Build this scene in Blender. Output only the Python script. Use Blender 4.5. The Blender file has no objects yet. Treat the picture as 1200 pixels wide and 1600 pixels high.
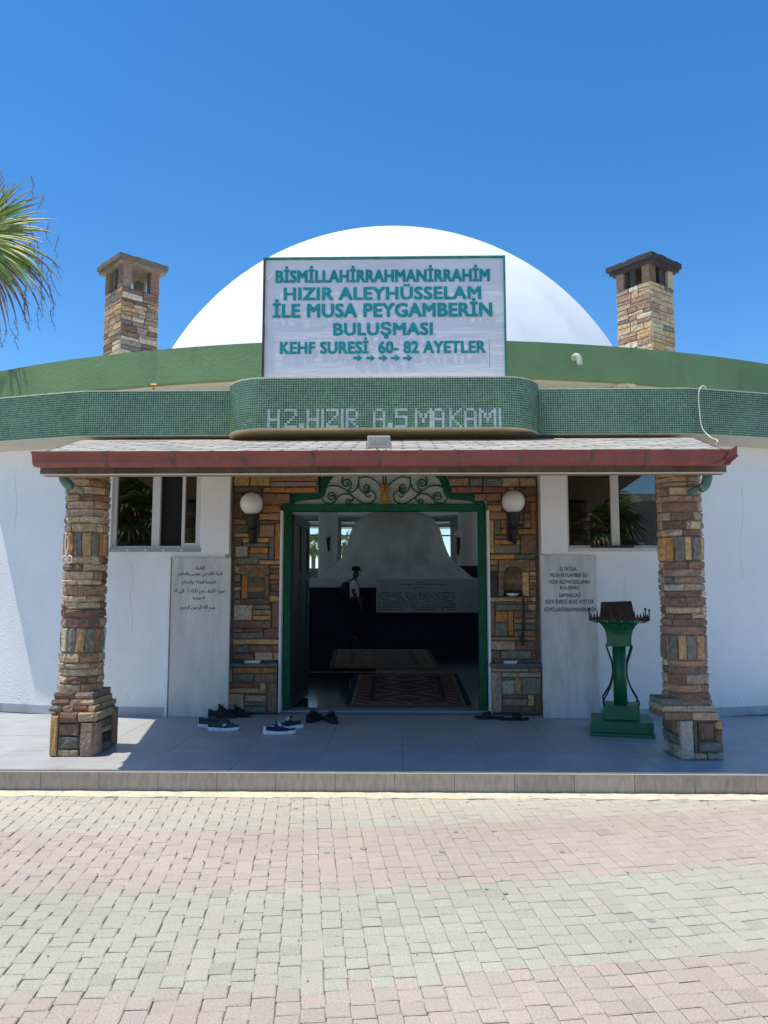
import bpy, bmesh, math, random
from mathutils import Vector, Matrix, noise
R = random.Random(7)
rad = math.radians
S = bpy.context.scene
COL = S.collection

# ------------------------------------------------------------------ camera
PITCH = math.atan(.1); YAW = rad(1.15); CP = Vector((.15, 0, 1.25))
cd = bpy.data.cameras.new('camera'); cam = bpy.data.objects.new('camera', cd); COL.objects.link(cam)
cd.sensor_fit = 'VERTICAL'; cd.sensor_height = 24; cd.lens = 18; cd.clip_end = 2000; cd.clip_start = .05
cam.location = CP; cam.rotation_euler = (math.pi / 2 + PITCH, 0, YAW)
S.camera = cam
# ------------------------------------------------------------------ light
SUNV = Vector((-.30, -.055, 1)).normalized()
el = math.asin(SUNV.z)
w = bpy.data.worlds.new('World'); S.world = w; w.use_nodes = True
nt = w.node_tree; bg = nt.nodes['Background']
sky = nt.nodes.new('ShaderNodeTexSky'); sky.sky_type = 'NISHITA'; sky.sun_disc = False
sky.sun_elevation = el; sky.sun_rotation = math.atan2(SUNV.x, SUNV.y)
sky.altitude = 0; sky.air_density = 1.0; sky.dust_density = .0; sky.ozone_density = 4.5
hs = nt.nodes.new('ShaderNodeHueSaturation'); hs.inputs['Saturation'].default_value = 1.27
nt.links.new(sky.outputs[0], hs.inputs['Color']); nt.links.new(hs.outputs[0], bg.inputs[0]); bg.inputs[1].default_value = .10
sl = bpy.data.lights.new('sun', 'SUN'); sun = bpy.data.objects.new('sun', sl); COL.objects.link(sun)
sl.energy = 2.7; sl.angle = rad(.5); sl.color = (1, .94, .83)
sun.rotation_euler = SUNV.to_track_quat('Z', 'Y').to_euler(); sun.location = (-6, -2, 20)
S.view_settings.view_transform = 'Standard'; S.view_settings.look = 'None'
S.view_settings.gamma = 1; S.view_settings.use_curve_mapping = False
S.view_settings.exposure = .90

# ------------------------------------------------------------------ helpers
_f = Vector((-math.sin(YAW) * math.cos(PITCH), math.cos(YAW) * math.cos(PITCH), math.sin(PITCH)))
_r = Vector((math.cos(YAW), math.sin(YAW), 0)); _u = _r.cross(_f)
def at(px, py, Y):                     # measured photo point -> world point on the plane at distance Y
    d = _f + _r * ((px - 600) / 1200) + _u * ((800 - py) / 1200)
    return CP + d * ((Y - CP.y) / d.y)
def atz(px, py, z):
    d = _f + _r * ((px - 600) / 1200) + _u * ((800 - py) / 1200)
    return CP + d * ((z - CP.z) / d.z)
def seen(p):
    d = Vector(p) - CP; q = d.dot(_f)
    if q < .1: return False
    return abs(d.dot(_r) / q) < .52 and abs(d.dot(_u) / q) < .69

ORG = {}
def thing(name, label, cat, loc=(0, 0, 0), group=None, kind=None):
    o = bpy.data.objects.new(name, None); COL.objects.link(o)
    o.empty_display_size = .1; o.location = loc; ORG[o.name] = Vector(loc)
    if label: o['label'] = label
    if cat: o['category'] = cat
    if group: o['group'] = group
    if kind: o['kind'] = kind
    return o
def tag(o, label=None, cat=None, group=None, kind=None):
    for k, v in (('label', label), ('category', cat), ('group', group), ('kind', kind)):
        if v: o[k] = v
    return o
def link(name, me, mt, parent=None, origin=None, smooth=False, color=None):
    vs = me.vertices
    if origin is None and len(vs):
        lo = [min(v.co[i] for v in vs) for i in range(3)]; hi = [max(v.co[i] for v in vs) for i in range(3)]
        origin = Vector([(lo[i] + hi[i]) / 2 for i in range(3)])
        if parent is None: origin.z = lo[2]
    origin = Vector(origin or (0, 0, 0))
    me.transform(Matrix.Translation(-origin))
    if mt is not None:
        for m in (mt if isinstance(mt, (list, tuple)) else [mt]): me.materials.append(m)
    if smooth:
        for p in me.polygons: p.use_smooth = True
    o = bpy.data.objects.new(name, me); COL.objects.link(o)
    ORG[o.name] = origin
    if parent is not None:
        o.parent = parent; o.location = origin - ORG[parent.name]
    else: o.location = origin
    if color: o.color = (*color, 1)
    return o

class MB:
    def __init__(s): s.v = []; s.f = []; s.c = []; s.mi = []
    def add(s, vs, fs, c=None, m=0):
        n = len(s.v); s.v += [tuple(v) for v in vs]
        for f in fs: s.f.append([i + n for i in f]); s.c.append(c); s.mi.append(m)
        return s
    def box(s, x0, x1, y0, y1, z0, z1, c=None, m=0):
        v = [(x, y, z) for z in (z0, z1) for y in (y0, y1) for x in (x0, x1)]
        return s.add(v, [(0, 2, 3, 1), (4, 5, 7, 6), (0, 1, 5, 4), (2, 6, 7, 3), (0, 4, 6, 2), (1, 3, 7, 5)], c, m)
    def hull8(s, b, t, c=None, m=0):    # four bottom and four top points, each counter-clockwise from above
        return s.add(list(b) + list(t), [(3, 2, 1, 0), (4, 5, 6, 7), (0, 1, 5, 4), (1, 2, 6, 5), (2, 3, 7, 6), (3, 0, 4, 7)], c, m)
    def prism(s, poly, fn0, fn1, c=None, m=0):  # polygon mapped twice and joined
        n = len(poly)
        return s.add([fn0(p) for p in poly] + [fn1(p) for p in poly],
                     [tuple(range(n))[::-1], tuple(range(n, 2 * n))] + [(i, (i + 1) % n, n + (i + 1) % n, n + i) for i in range(n)], c, m)
    def tube(s, path, r, n=8, cap=True, c=None, m=0):
        path = [Vector(p) for p in path]; k = len(path)
        rr = r if isinstance(r, (list, tuple)) else [r] * k
        vs = []; prev = None
        for i, p in enumerate(path):
            t = (path[min(i + 1, k - 1)] - path[max(i - 1, 0)])
            t = t.normalized() if t.length > 1e-9 else Vector((0, 0, 1))
            if prev is None:
                a = Vector((0, 0, 1)) if abs(t.z) < .9 else Vector((1, 0, 0))
                x = t.cross(a).normalized()
            else:
                x = (prev - t * prev.dot(t)).normalized()
            prev = x; y = t.cross(x)
            for j in range(n):
                q = 2 * math.pi * j / n
                vs.append(p + (x * math.cos(q) + y * math.sin(q)) * rr[i])
        fs = [(i * n + j, i * n + (j + 1) % n, (i + 1) * n + (j + 1) % n, (i + 1) * n + j) for i in range(k - 1) for j in range(n)]
        if cap: fs += [tuple(range(n))[::-1], tuple((k - 1) * n + j for j in range(n))]
        return s.add(vs, fs, c, m)
    def lathe(s, prof, cx, cy, n=24, cap=True, c=None, m=0, a0=0, wob=None):
        vs = []
        for i, (r, z) in enumerate(prof):
            for j in range(n):
                q = a0 + 2 * math.pi * j / n
                rr = r * (1 + (wob(q, z) if wob else 0))
                vs.append((cx + rr * math.cos(q), cy + rr * math.sin(q), z))
        k = len(prof)
        fs = [(i * n + j, i * n + (j + 1) % n, (i + 1) * n + (j + 1) % n, (i + 1) * n + j) for i in range(k - 1) for j in range(n)]
        if cap: fs += [tuple(range(n))[::-1], tuple((k - 1) * n + j for j in range(n))]
        return s.add(vs, fs, c, m)
    def sector(s, cx, cy, r0, r1, a0, a1, z0, z1, n=12, c=None, m=0):
        for i in range(n):
            p = a0 + (a1 - a0) * i / n; q = a0 + (a1 - a0) * (i + 1) / n
            P = [(cx + r * math.cos(t), cy + r * math.sin(t)) for r, t in ((r0, p), (r1, p), (r1, q), (r0, q))]
            s.hull8([(x, y, z0) for x, y in P], [(x, y, z1) for x, y in P], c, m)
        return s
    def grid(s, fn, nu, nv, c=None, m=0):
        vs = [fn(i / nu, j / nv) for j in range(nv + 1) for i in range(nu + 1)]
        fs = [(j * (nu + 1) + i, j * (nu + 1) + i + 1, (j + 1) * (nu + 1) + i + 1, (j + 1) * (nu + 1) + i) for j in range(nv) for i in range(nu)]
        return s.add(vs, fs, c, m)
    def mesh(s, name):
        me = bpy.data.meshes.new(name); me.from_pydata(s.v, [], s.f)
        if any(c is not None for c in s.c):
            at_ = me.color_attributes.new('col', 'FLOAT_COLOR', 'CORNER')
            buf = []
            for f, c in zip(s.f, s.c): buf += list((*(c or (.5, .5, .5)), 1)) * len(f)
            at_.data.foreach_set('color', buf)
        if any(s.mi): me.polygons.foreach_set('material_index', s.mi)
        me.update(); return me
    def build(s, name, mt, parent=None, smooth=False, color=None, fixn=False, bevel=0, origin=None):
        me = s.mesh(name)
        if fixn or bevel:
            bm = bmesh.new(); bm.from_mesh(me)
            if bevel:
                es = [e for e in bm.edges if len(e.link_faces) == 2 and e.calc_face_angle(0) > .5]
                bmesh.ops.bevel(bm, geom=es, offset=bevel, segments=2, affect='EDGES', profile=.6, clamp_overlap=True)
            if fixn: bmesh.ops.recalc_face_normals(bm, faces=bm.faces)
            bm.to_mesh(me); bm.free()
        return link(name, me, mt, parent, origin, smooth, color)

def smoothpath(pts, sub=5):            # Catmull-Rom
    pts = [Vector(p) for p in pts]; out = []
    for i in range(len(pts) - 1):
        a = pts[max(i - 1, 0)]; b = pts[i]; c = pts[i + 1]; d = pts[min(i + 2, len(pts) - 1)]
        for k in range(sub):
            t = k / sub
            out.append(.5 * ((2 * b) + (c - a) * t + (2 * a - 5 * b + 4 * c - d) * t * t + (3 * b - a - 3 * c + d) * t ** 3))
    out.append(pts[-1]); return out

# ------------------------------------------------------------------ materials
def mat(name, col, rough=.8, var=.15, scale=6, bump=.15, bscale=60, src=None, metal=0, spec=.5, stain=None, stretch=(1, 1, 1), coat=0, scale2=None, trans=0):
    m = bpy.data.materials.new(name); m.use_nodes = True; n = m.node_tree.nodes; L = m.node_tree.links
    b = n['Principled BSDF']; b.inputs['Roughness'].default_value = rough; b.inputs['Metallic'].default_value = metal
    b.inputs['Specular IOR Level'].default_value = spec; b.inputs['Coat Weight'].default_value = coat
    b.inputs['Transmission Weight'].default_value = trans
    geo = n.new('ShaderNodeNewGeometry'); mp = n.new('ShaderNodeMapping'); mp.inputs['Scale'].default_value = stretch
    L.new(geo.outputs['Position'], mp.inputs['Vector'])
    t = n.new('ShaderNodeTexNoise'); t.inputs['Scale'].default_value = scale; t.inputs['Detail'].default_value = 6
    L.new(mp.outputs[0], t.inputs['Vector'])
    mr = n.new('ShaderNodeMapRange'); mr.inputs['From Min'].default_value = .3; mr.inputs['From Max'].default_value = .7
    mr.inputs['To Min'].default_value = 1 - var; mr.inputs['To Max'].default_value = 1 + var
    L.new(t.outputs['Fac'], mr.inputs['Value'])
    mx = n.new('ShaderNodeMix'); mx.data_type = 'RGBA'; mx.blend_type = 'MULTIPLY'; mx.inputs[0].default_value = 1
    if src == 'obj':
        oi = n.new('ShaderNodeObjectInfo'); L.new(oi.outputs['Color'], mx.inputs[6])
    elif src == 'attr':
        oi = n.new('ShaderNodeAttribute'); oi.attribute_name = 'col'; L.new(oi.outputs['Color'], mx.inputs[6])
    else: mx.inputs[6].default_value = (*col, 1)
    L.new(mr.outputs[0], mx.inputs[7])
    out = mx.outputs[2]
    if stain:                           # (colour, scale, low, high, strength, stretch)
        sc, ss, lo, hi, st, sstr = stain
        m2 = n.new('ShaderNodeMapping'); m2.inputs['Scale'].default_value = sstr; L.new(geo.outputs['Position'], m2.inputs['Vector'])
        t2 = n.new('ShaderNodeTexNoise'); t2.inputs['Scale'].default_value = ss; t2.inputs['Detail'].default_value = 8; t2.inputs['Roughness'].default_value = .65
        L.new(m2.outputs[0], t2.inputs['Vector'])
        r2 = n.new('ShaderNodeMapRange'); r2.inputs['From Min'].default_value = lo; r2.inputs['From Max'].default_value = hi; r2.inputs['To Max'].default_value = st
        L.new(t2.outputs['Fac'], r2.inputs['Value'])
        x2 = n.new('ShaderNodeMix'); x2.data_type = 'RGBA'; L.new(r2.outputs[0], x2.inputs[0]); L.new(out, x2.inputs[6]); x2.inputs[7].default_value = (*sc, 1)
        out = x2.outputs[2]
    L.new(out, b.inputs['Base Color'])
    if bump:
        t3 = n.new('ShaderNodeTexNoise'); t3.inputs['Scale'].default_value = bscale; t3.inputs['Detail'].default_value = 5
        L.new(mp.outputs[0], t3.inputs['Vector'])
        bp = n.new('ShaderNodeBump'); bp.inputs['Strength'].default_value = bump; bp.inputs['Distance'].default_value = .02
        L.new(t3.outputs['Fac'], bp.inputs['Height']); L.new(bp.outputs[0], b.inputs['Normal'])
    return m
def glassmat(name, tint, fac):
    m = bpy.data.materials.new(name); m.use_nodes = True; n = m.node_tree.nodes; L = m.node_tree.links
    for x in list(n):
        if x.type == 'BSDF_PRINCIPLED': n.remove(x)
    o = n['Material Output']; tr = n.new('ShaderNodeBsdfTransparent'); tr.inputs[0].default_value = (*tint, 1)
    gl = n.new('ShaderNodeBsdfGlossy'); gl.inputs['Roughness'].default_value = .01; gl.inputs[0].default_value = (.9, .95, .95, 1)
    fr = n.new('ShaderNodeFresnel'); fr.inputs[0].default_value = 1.5
    ad = n.new('ShaderNodeMath'); ad.inputs[1].default_value = fac; L.new(fr.outputs[0], ad.inputs[0]); ad.use_clamp = True
    mx = n.new('ShaderNodeMixShader'); L.new(ad.outputs[0], mx.inputs[0]); L.new(tr.outputs[0], mx.inputs[1]); L.new(gl.outputs[0], mx.inputs[2])
    L.new(mx.outputs[0], o.inputs['Surface']); return m

M_white = mat('white_render', (.88, .865, .835), .85, .05, 1.3, .4, 60, stain=((.66, .62, .54), 1.6, .56, .78, .4, (1, 1, .25)))
M_dome = mat('dome_paint', (.76, .77, .78), .8, .04, .7, .3, 8, stain=((.58, .60, .64), .9, .52, .75, .5, (1, 1, .5)))
M_cream = mat('cream_soffit', (.66, .60, .49), .85, .06, 2, .1, 60, stain=((.35, .30, .22), 2.5, .55, .75, .5, (1, 1, 1)))
M_beige = mat('soiled_soffit', (.66, .50, .28), .9, .1, 2, .15, 40, stain=((.24, .19, .12), 3.2, .52, .70, .7, (1, 1, 1)))
M_fascia = mat('green_paint', (.17, .275, .12), .75, .1, 1.6, .3, 25, stain=((.07, .12, .07), 2.3, .55, .72, .5, (1, 1, .3)))
M_tile = mat('mosaic_glaze', (.1, .2, .12), .38, .22, 3, .05, 200, src='attr', spec=.4, stain=((.16, .19, .12), 2.2, .52, .75, .35, (1, 1, .4)))
M_grout = mat('grout', (.66, .76, .58), .9, .1, 8, .1, 100)
M_stone = mat('split_stone', (.3, .2, .1), .88, .30, 30, .9, 48, src='obj', stain=((.10, .075, .06), 16, .56, .74, .45, (1, 1, 2.4)))
M_mortar = mat('mortar', (.20, .165, .125), .95, .2, 20, .4, 90)
M_slate = mat('slate', (.13, .14, .13), .8, .3, 18, .6, 45, stain=((.25, .24, .21), 22, .58, .75, .6, (1, 1, 1)))
M_paver = mat('paver', (.4, .38, .33), .9, .17, 130, .5, 190, src='attr', stain=((.30, .29, .26), 5, .6, .78, .35, (1, 1, 1)))
M_paver2 = mat('paver_piece', (.4, .38, .33), .9, .17, 130, .5, 190, src='obj', stain=((.30, .29, .26), 5, .6, .78, .35, (1, 1, 1)))
M_sand = mat('joint_sand', (.33, .28, .21), .95, .25, 30, .3, 120)
M_ground = mat('far_ground', (.50, .46, .39), .95, .15, .5, .2, 4)
M_lime = mat('lime_mortar', (.70, .62, .45), .95, .14, 18, .8, 50, stain=((.38, .32, .23), 14, .54, .70, .7, (1, 1, 1)))
M_floor = mat('porch_tile', (.34, .345, .36), .42, .10, 3.5, .06, 120, src='obj', stain=((.30, .31, .32), 4, .45, .7, .5, (.6, 5, 1)))
M_kerb = mat('kerb_tile', (.30, .27, .23), .6, .16, 9, .12, 90, src='obj', stretch=(3.5, 1, 1), stain=((.19, .16, .13), 12, .5, .75, .5, (3, 1, .8)))
M_marble = mat('grey_marble', (.62, .59, .55), .45, .08, 5, .05, 60, stretch=(2.2, 1, .45), stain=((.30, .31, .34), 4.5, .48, .72, .6, (2.4, 1, .4)), spec=.5)
M_black = mat('black_paint', (.015, .015, .018), .5, .1, 20, 0)
M_iron = mat('black_iron', (.028, .02, .018), .55, .3, 40, .3, 80, metal=.3)
M_teal = mat('sign_lettering', (.0, .29, .30), .6, .12, 12, 0)
M_canvas = mat('banner_canvas', (.76, .74, .76), .75, .05, 3, .25, 7, stretch=(.5, 1, 3), stain=((.58, .56, .57), 3, .55, .78, .4, (.4, 1, 2.5)))
M_tealframe = mat('teal_frame', (.02, .21, .18), .6, .3, 18, .2, stain=((.10, .07, .05), 14, .55, .68, .8, (1, 1, 1)))
M_rusty = mat('rusty_dark_frame', (.07, .055, .04), .8, .3, 20, .2)
M_gutter = mat('red_gutter', (.255, .070, .055), .5, .14, 8, .05, 40, stain=((.34, .22, .15), 12, .6, .76, .7, (1, 1, 2.2)))
M_joint = mat('gutter_joint', (.17, .075, .06), .7, .3, 14, .2)
M_beam = mat('brown_slab', (.115, .085, .06), .8, .25, 12, .4, 50, src='obj')
M_shingle = mat('roof_shingle', (.4, .38, .36), .9, .14, 20, .4, 200, src='obj')
M_felt = mat('roof_felt', (.035, .03, .028), .95, .1, 10, .1)
M_wood = mat('deck_wood', (.30, .20, .11), .7, .2, 8, .1, stretch=(1, 8, 1))
M_alu = mat('window_frame_paint', (.70, .69, .66), .45, .05, 6, 0)
M_aluc = mat('window_frame_cream', (.62, .57, .49), .5, .05, 6, 0)
M_sill = mat('grey_sill', (.33, .34, .35), .5, .1, 10, .05)
M_green = mat('green_enamel', (.003, .105, .048), .5, .25, 14, .08, 30, spec=.25, stain=((.01, .04, .025), 10, .55, .75, .6, (1, 1, .3)))
M_dgreen = mat('dark_green_door', (.002, .016, .009), .5, .3, 10, .15, 30)
M_standg = mat('stand_green', (.005, .12, .052), .42, .2, 9, .25, 18, spec=.5, stain=((.05, .045, .03), 11, .58, .74, .75, (1, 1, .5)))
M_poly = mat('corrugated_sheet', (.62, .66, .65), .4, .06, 5, 0)
M_gold = mat('gold_paint', (.45, .24, .05), .45, .2, 30, .2, metal=.5)
M_globe = mat('opal_globe', (.80, .76, .70), .2, .03, 4, 0, spec=.6)
M_rust = mat('rusted_tin', (.05, .028, .018), .75, .5, 14, .4, 50, metal=.2, stain=((.14, .085, .055), 9, .5, .7, .7, (1, 1, 1)))
M_pipe = mat('teal_pipe', (.08, .19, .17), .6, .2, 14, .2, stain=((.30, .32, .27), 13, .52, .68, .8, (1, 1, 1)))
M_pipeg = mat('old_pipe', (.30, .30, .22), .7, .2, 14, .2)
M_flood = mat('floodlight_shell', (.62, .56, .44), .5, .08, 9, 0)
M_floodg = mat('floodlight_lens', (.52, .47, .37), .3, .1, 30, 0)
M_cable = mat('white_cable', (.74, .70, .58), .6, .1, 9, 0)
M_int = mat('interior_paint', (.82, .83, .81), .8, .04, 2, .1)
M_intf = mat('polished_granite', (.03, .036, .042), .09, .5, 22, .02, 9, spec=.5, stain=((.08, .09, .10), 30, .6, .75, .5, (1, 1, 1)))
M_navy = mat('navy_panel', (.006, .012, .030), .6, .3, 4, 0, spec=.25)
M_mound = mat('plastered_rock', (.76, .78, .74), .8, .12, 1.6, .7, 4.5, stain=((.30, .33, .33), 2.2, .45, .7, .5, (1, 1, .6)))
M_whitem = mat('white_marble', (.72, .74, .76), .35, .08, 3, 0)
M_panel = mat('inscribed_panel', (.50, .50, .47), .5, .06, 3, 0)
M_ink = mat('panel_ink', (.06, .06, .06), .7, .1, 9, 0)
M_rug = mat('rug_wool', (.2, .1, .08), .95, .2, 60, .5, 300, src='attr')
M_glass = glassmat('window_glass', (.28, .32, .31), .12)
M_glassc = glassmat('clear_glass', (.93, .96, .97), .0)
M_dark = mat('dark_void', (.01, .01, .01), .9, .1, 4, 0)
M_leaf = mat('palm_leaf', (.1, .15, .03), .5, .2, 5, 0, src='attr')
M_bark = mat('palm_bark', (.16, .115, .075), .95, .35, 14, .8, 30)
M_dish = mat('white_dish', (.72, .72, .72), .35, .03, 9, 0)
M_skin = mat('skin', (.13, .06, .035), .6, .1, 9, 0)
M_shirt = mat('white_cotton', (.85, .86, .87), .85, .06, 9, .3, 30)
M_trouser = mat('dark_cloth', (.008, .009, .014), .85, .1, 9, .2)
M_bag = mat('navy_bag', (.012, .018, .045), .8, .1, 9, .2)
M_cloth = mat('shoe_cloth', (.02, .02, .03), .85, .25, 60, .3, 200, src='attr')
M_canv = mat('white_awning', (.75, .76, .78), .7, .05, 3, 0)

PAL = dict(o=(.42, .185, .06), y=(.48, .29, .125), t=(.46, .335, .205), g=(.175, .17, .135), p=(.205, .118, .08), b=(.31, .185, .11),
           d=(.05, .045, .042), r=(.26, .11, .07), w=(.44, .37, .29), k=(.50, .42, .28), c=(.34, .23, .17))
def pal(k, f=1.0):
    c = PAL[k]; v = R.uniform(.85, 1.15) * f; h = R.uniform(-.02, .02)
    return tuple(max(.01, x * v * (1 + h * i)) for i, x in enumerate(c))

# ------------------------------------------------------------------ one rough stone on any mapped surface
def stone(Mp, u0, u1, v0, v1, wd, parent, color, gap=.0035, nm='stone', rough=1.25, mt=None, back=-.012):
    u0 += gap; u1 -= gap; v0 += gap; v1 -= gap
    if u1 - u0 < .006 or v1 - v0 < .006: return None
    b = min(.007, (u1 - u0) * .25, (v1 - v0) * .25)
    nm_ = 2 if (u1 - u0) < .22 else 3
    us = [u0, u0 + b] + [u0 + b + (u1 - u0 - 2 * b) * (i + 1) / nm_ for i in range(nm_ - 1)] + [u1 - b, u1]
    vs_ = [v0, v0 + b, (v0 + v1) / 2, v1 - b, v1]
    U = len(us); V = len(vs_); pts = []
    for j, v in enumerate(vs_):
        for i, u in enumerate(us):
            edge = i in (0, U - 1) or j in (0, V - 1)
            ww = wd - (.006 if edge else 0) + R.uniform(-.0035, .0035) * rough + (R.uniform(0, .006) * rough if not edge else 0)
            jj = .0026 * rough
            pts.append(Mp(u + R.uniform(-jj, jj), v + R.uniform(-jj, jj), ww))
    fs = [(j * U + i, j * U + i + 1, (j + 1) * U + i + 1, (j + 1) * U + i) for j in range(V - 1) for i in range(U - 1)]
    rim = [i for i in range(U)] + [j * U + U - 1 for j in range(1, V)] + [(V - 1) * U + i for i in range(U - 2, -1, -1)] + [j * U for j in range(V - 2, 0, -1)]
    n0 = len(pts)
    for k in rim:
        i = k % U; j = k // U; pts.append(Mp(us[i], vs_[j], back))
    n = len(rim)
    fs += [(rim[(k + 1) % n], rim[k], n0 + k, n0 + (k + 1) % n) for k in range(n)]
    me = bpy.data.meshes.new(nm); me.from_pydata(pts, [], fs)
    return link(nm, me, mt or M_stone, parent, None, False, color)

def split(rect, out, hmax=.11, wmax=.3, hmin=.045):
    x0, x1, z0, z1 = rect; W = x1 - x0; H = z1 - z0
    if H <= hmax and W <= wmax: out.append(rect); return
    if H <= .26 and W <= .12 and R.random() < .5: out.append(rect); return
    if (H / hmax > W / wmax and H > 2 * hmin) or W < .12:
        c = z0 + H * R.uniform(.35, .65) if H < .4 else z0 + H * R.uniform(.3, .7)
        split((x0, x1, z0, c), out, hmax, wmax, hmin); split((x0, x1, c, z1), out, hmax, wmax, hmin)
    else:
        c = x0 + W * R.uniform(.28, .72)
        split((x0, c, z0, z1), out, hmax, wmax, hmin); split((c, x1, z0, z1), out, hmax, wmax, hmin)

# ================================================================== GROUND
ZS = -.147
tag(MB().grid(lambda a, b: (-400 + 800 * a, -400 + 800 * b, ZS - .03), 8, 8).build('ground', M_ground), kind='structure')
street = thing('street_paving', None, None, (0, 3, ZS), kind='structure')
MB().box(-9, 9, -1.5, 5.40, ZS - .029, ZS - .009).build('joint_sand', M_sand, street)
PIT = .083
def pav(u, w_): return (u - .12 * (w_ - 4), w_ + .13 * u + .03 * u * u)
GRE = (.475, .45, .36); PNK = (.50, .41, .34); CRM = (.52, .48, .385)
cells = []
nu0, nu1 = -60, 60; 
for iu in range(nu0, nu1):
    off = (.20 if iu % 2 else 0) * PIT + R.uniform(-.004, .004)
    if iu < -4: off *= 2.3
    if iu > 8: off *= .25
    k = 8
    w0 = .6 + off
    while w0 < 6.3:
        L_ = PIT * (2 if R.random() < .06 else 1)
        cells.append((iu * PIT, (iu + 1) * PIT, w0, w0 + L_)); w0 += L_
keep = []
for (a, b, c, d) in cells:
    x, y = pav((a + b) / 2, (c + d) / 2)
    if y > 5.33 or y < .9 or abs(x) > 4.6: continue
    wc = (c + d) / 2
    base = CRM if wc > 4.98 else (GRE if wc > 4.69 else (PNK if wc > 3.79 else (GRE if wc > 2.90 else (PNK if wc > 1.97 else GRE))))
    if base is GRE and wc > 4.69: base = tuple((p + q) / 2 for p, q in zip(GRE, CRM))
    v = R.uniform(.955, 1.04) * (1 + .10 * noise.noise(Vector((x * 1.1, y * 1.6, 4)))); t_ = R.uniform(-.02, .02)
    if R.random() < .03: v *= .90
    colr = (base[0] * (v + t_), base[1] * v, base[2] * (v - t_))
    keep.append((a, b, c, d, colr, (x, y)))
def paver(mb, a, b, c, d, col_):
    g = .0007 + R.random() * .0011; e = .0045; z = R.uniform(-.0012, .0012) + .0015 * noise.noise(Vector((a * 5, c * 5, 1))); tl = [R.uniform(-.0009, .0009) for _ in range(4)]
    h = g * 1.0 + .0002; g *= .6; jg = .0028 * (1 if int(round(c / PIT)) % 2 else -1) * max(0, min(1, .5 - a * .6)); a += jg; b += jg
    o = [(a + g, c + h), (b - g, c + h), (b - g, d - h), (a + g, d - h)]
    o = [(p + R.uniform(-.0012, .0012), q + R.uniform(-.0012, .0012)) for p, q in o]
    cx = sum(p for p, q in o) / 4; cy = sum(q for p, q in o) / 4
    def P(p, q, zz):
        x, y = pav(p, q); return (x, min(y, 5.385), ZS + zz)
    inn = [(p + (e if p < cx else -e), q + (e if q < cy else -e)) for p, q in o]
    vs = [P(p, q, z + tl[k]) for k, (p, q) in enumerate(inn)] + [P(p, q, z - .0028) for p, q in o] + [P(p, q, -.02) for p, q in o]
    fs = [(0, 1, 2, 3)] + [(4 + i, 4 + (i + 1) % 4, (i + 1) % 4, i) for i in range(4)] + [(8 + i, 8 + (i + 1) % 4, 4 + (i + 1) % 4, 4 + i) for i in range(4)]
    mb.add(vs, fs, col_)
vis = sorted([k for k in keep if seen((k[5][0], k[5][1], ZS))], key=lambda k: math.hypot(k[5][0] - .15, k[5][1]))[:300]
vid = {id(k) for k in vis}
big = MB()
for k in keep:
    if id(k) in vid:
        mb = MB(); paver(mb, *k[:4], None); mb.c = [None] * len(mb.f); mb.build('paver', M_paver2, street, color=k[4])
    else: paver(big, *k[:5])
tag(big.build('distant_pavers', M_paver, street), kind='stuff')
# worn lime mortar along the kerb foot
mb = MB(); n = 150
lo = [5.305 + .05 * noise.noise(Vector((i * .31, 3, 0))) + .035 * noise.noise(Vector((i * 1.7, 9, 0))) for i in range(n + 1)]
for i in range(n):
    x0 = -5 + 10 * i / n; x1 = -5 + 10 * (i + 1) / n
    h0 = ZS + .006 + .004 * noise.noise(Vector((x0 * 9, 0, 0))); h1 = ZS + .006 + .004 * noise.noise(Vector((x1 * 9, 0, 0)))
    mb.add([(x0, lo[i], ZS + .0035), (x1, lo[i + 1], ZS + .0035), (x1, 5.412, h1 + .006), (x0, 5.412, h0 + .006), (x0, lo[i], ZS - .02), (x1, lo[i + 1], ZS - .02)],
           [(0, 1, 2, 3), (4, 5, 1, 0)])
tag(mb.build('mortar_strip', M_lime, None), kind='structure')
# pebbles, chewing gum spots and crumbs on the paving
mb = MB()
for _ in range(240):
    x = R.uniform(-2.8, 3); y = R.uniform(2.6, 5.38) if R.random() < .55 else R.uniform(5.1, 5.4)
    r_ = R.uniform(.002, .006); a0 = R.random() * 6
    mb.add([(x + r_ * math.cos(a0 + i * 1.26), y + r_ * math.sin(a0 + i * 1.26), ZS + .002) for i in range(5)] + [(x, y, ZS + .004 + r_ * .8)],
           [(i, (i + 1) % 5, 5) for i in range(5)])
tag(mb.build('street_grit', mat('grit', (.30, .27, .22), .9, .4, 80, 0), None), kind='stuff')
mb = MB()
for (px, py, s_) in [(568, 1325, 12), (510, 1332, 9), (712, 1299, 8), (690, 1330, 10), (1018, 1438, 15), (985, 1470, 6), (760, 1388, 7), (615, 1275, 7), (462, 1263, 7), (878, 1330, 9), (772, 1298, 8), (980, 1362, 7), (790, 1395, 8), (290, 1340, 10), (355, 1347, 10), (510, 1257, 8), (730, 1253, 6)]:
    q = atz(px, py, ZS + .0035); rr = s_ / 1200 * q.y * .45
    ps = [(q.x + rr * (1 + .35 * noise.noise(Vector((i * .9, px, 0)))) * math.cos(i * .628), q.y + rr * (1 + .35 * noise.noise(Vector((i * .9, px, 5)))) * math.sin(i * .628), ZS + .0035) for i in range(10)]
    mb.add(ps + [(a, b, ZS - .003) for a, b, c in ps], [tuple(range(10))] + [(i, (i + 1) % 10, 10 + (i + 1) % 10, 10 + i) for i in range(10)])
tag(mb.build('gum_spots', mat('gum', (.30, .29, .27), .8, .2, 60, 0), None), kind='stuff')

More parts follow.
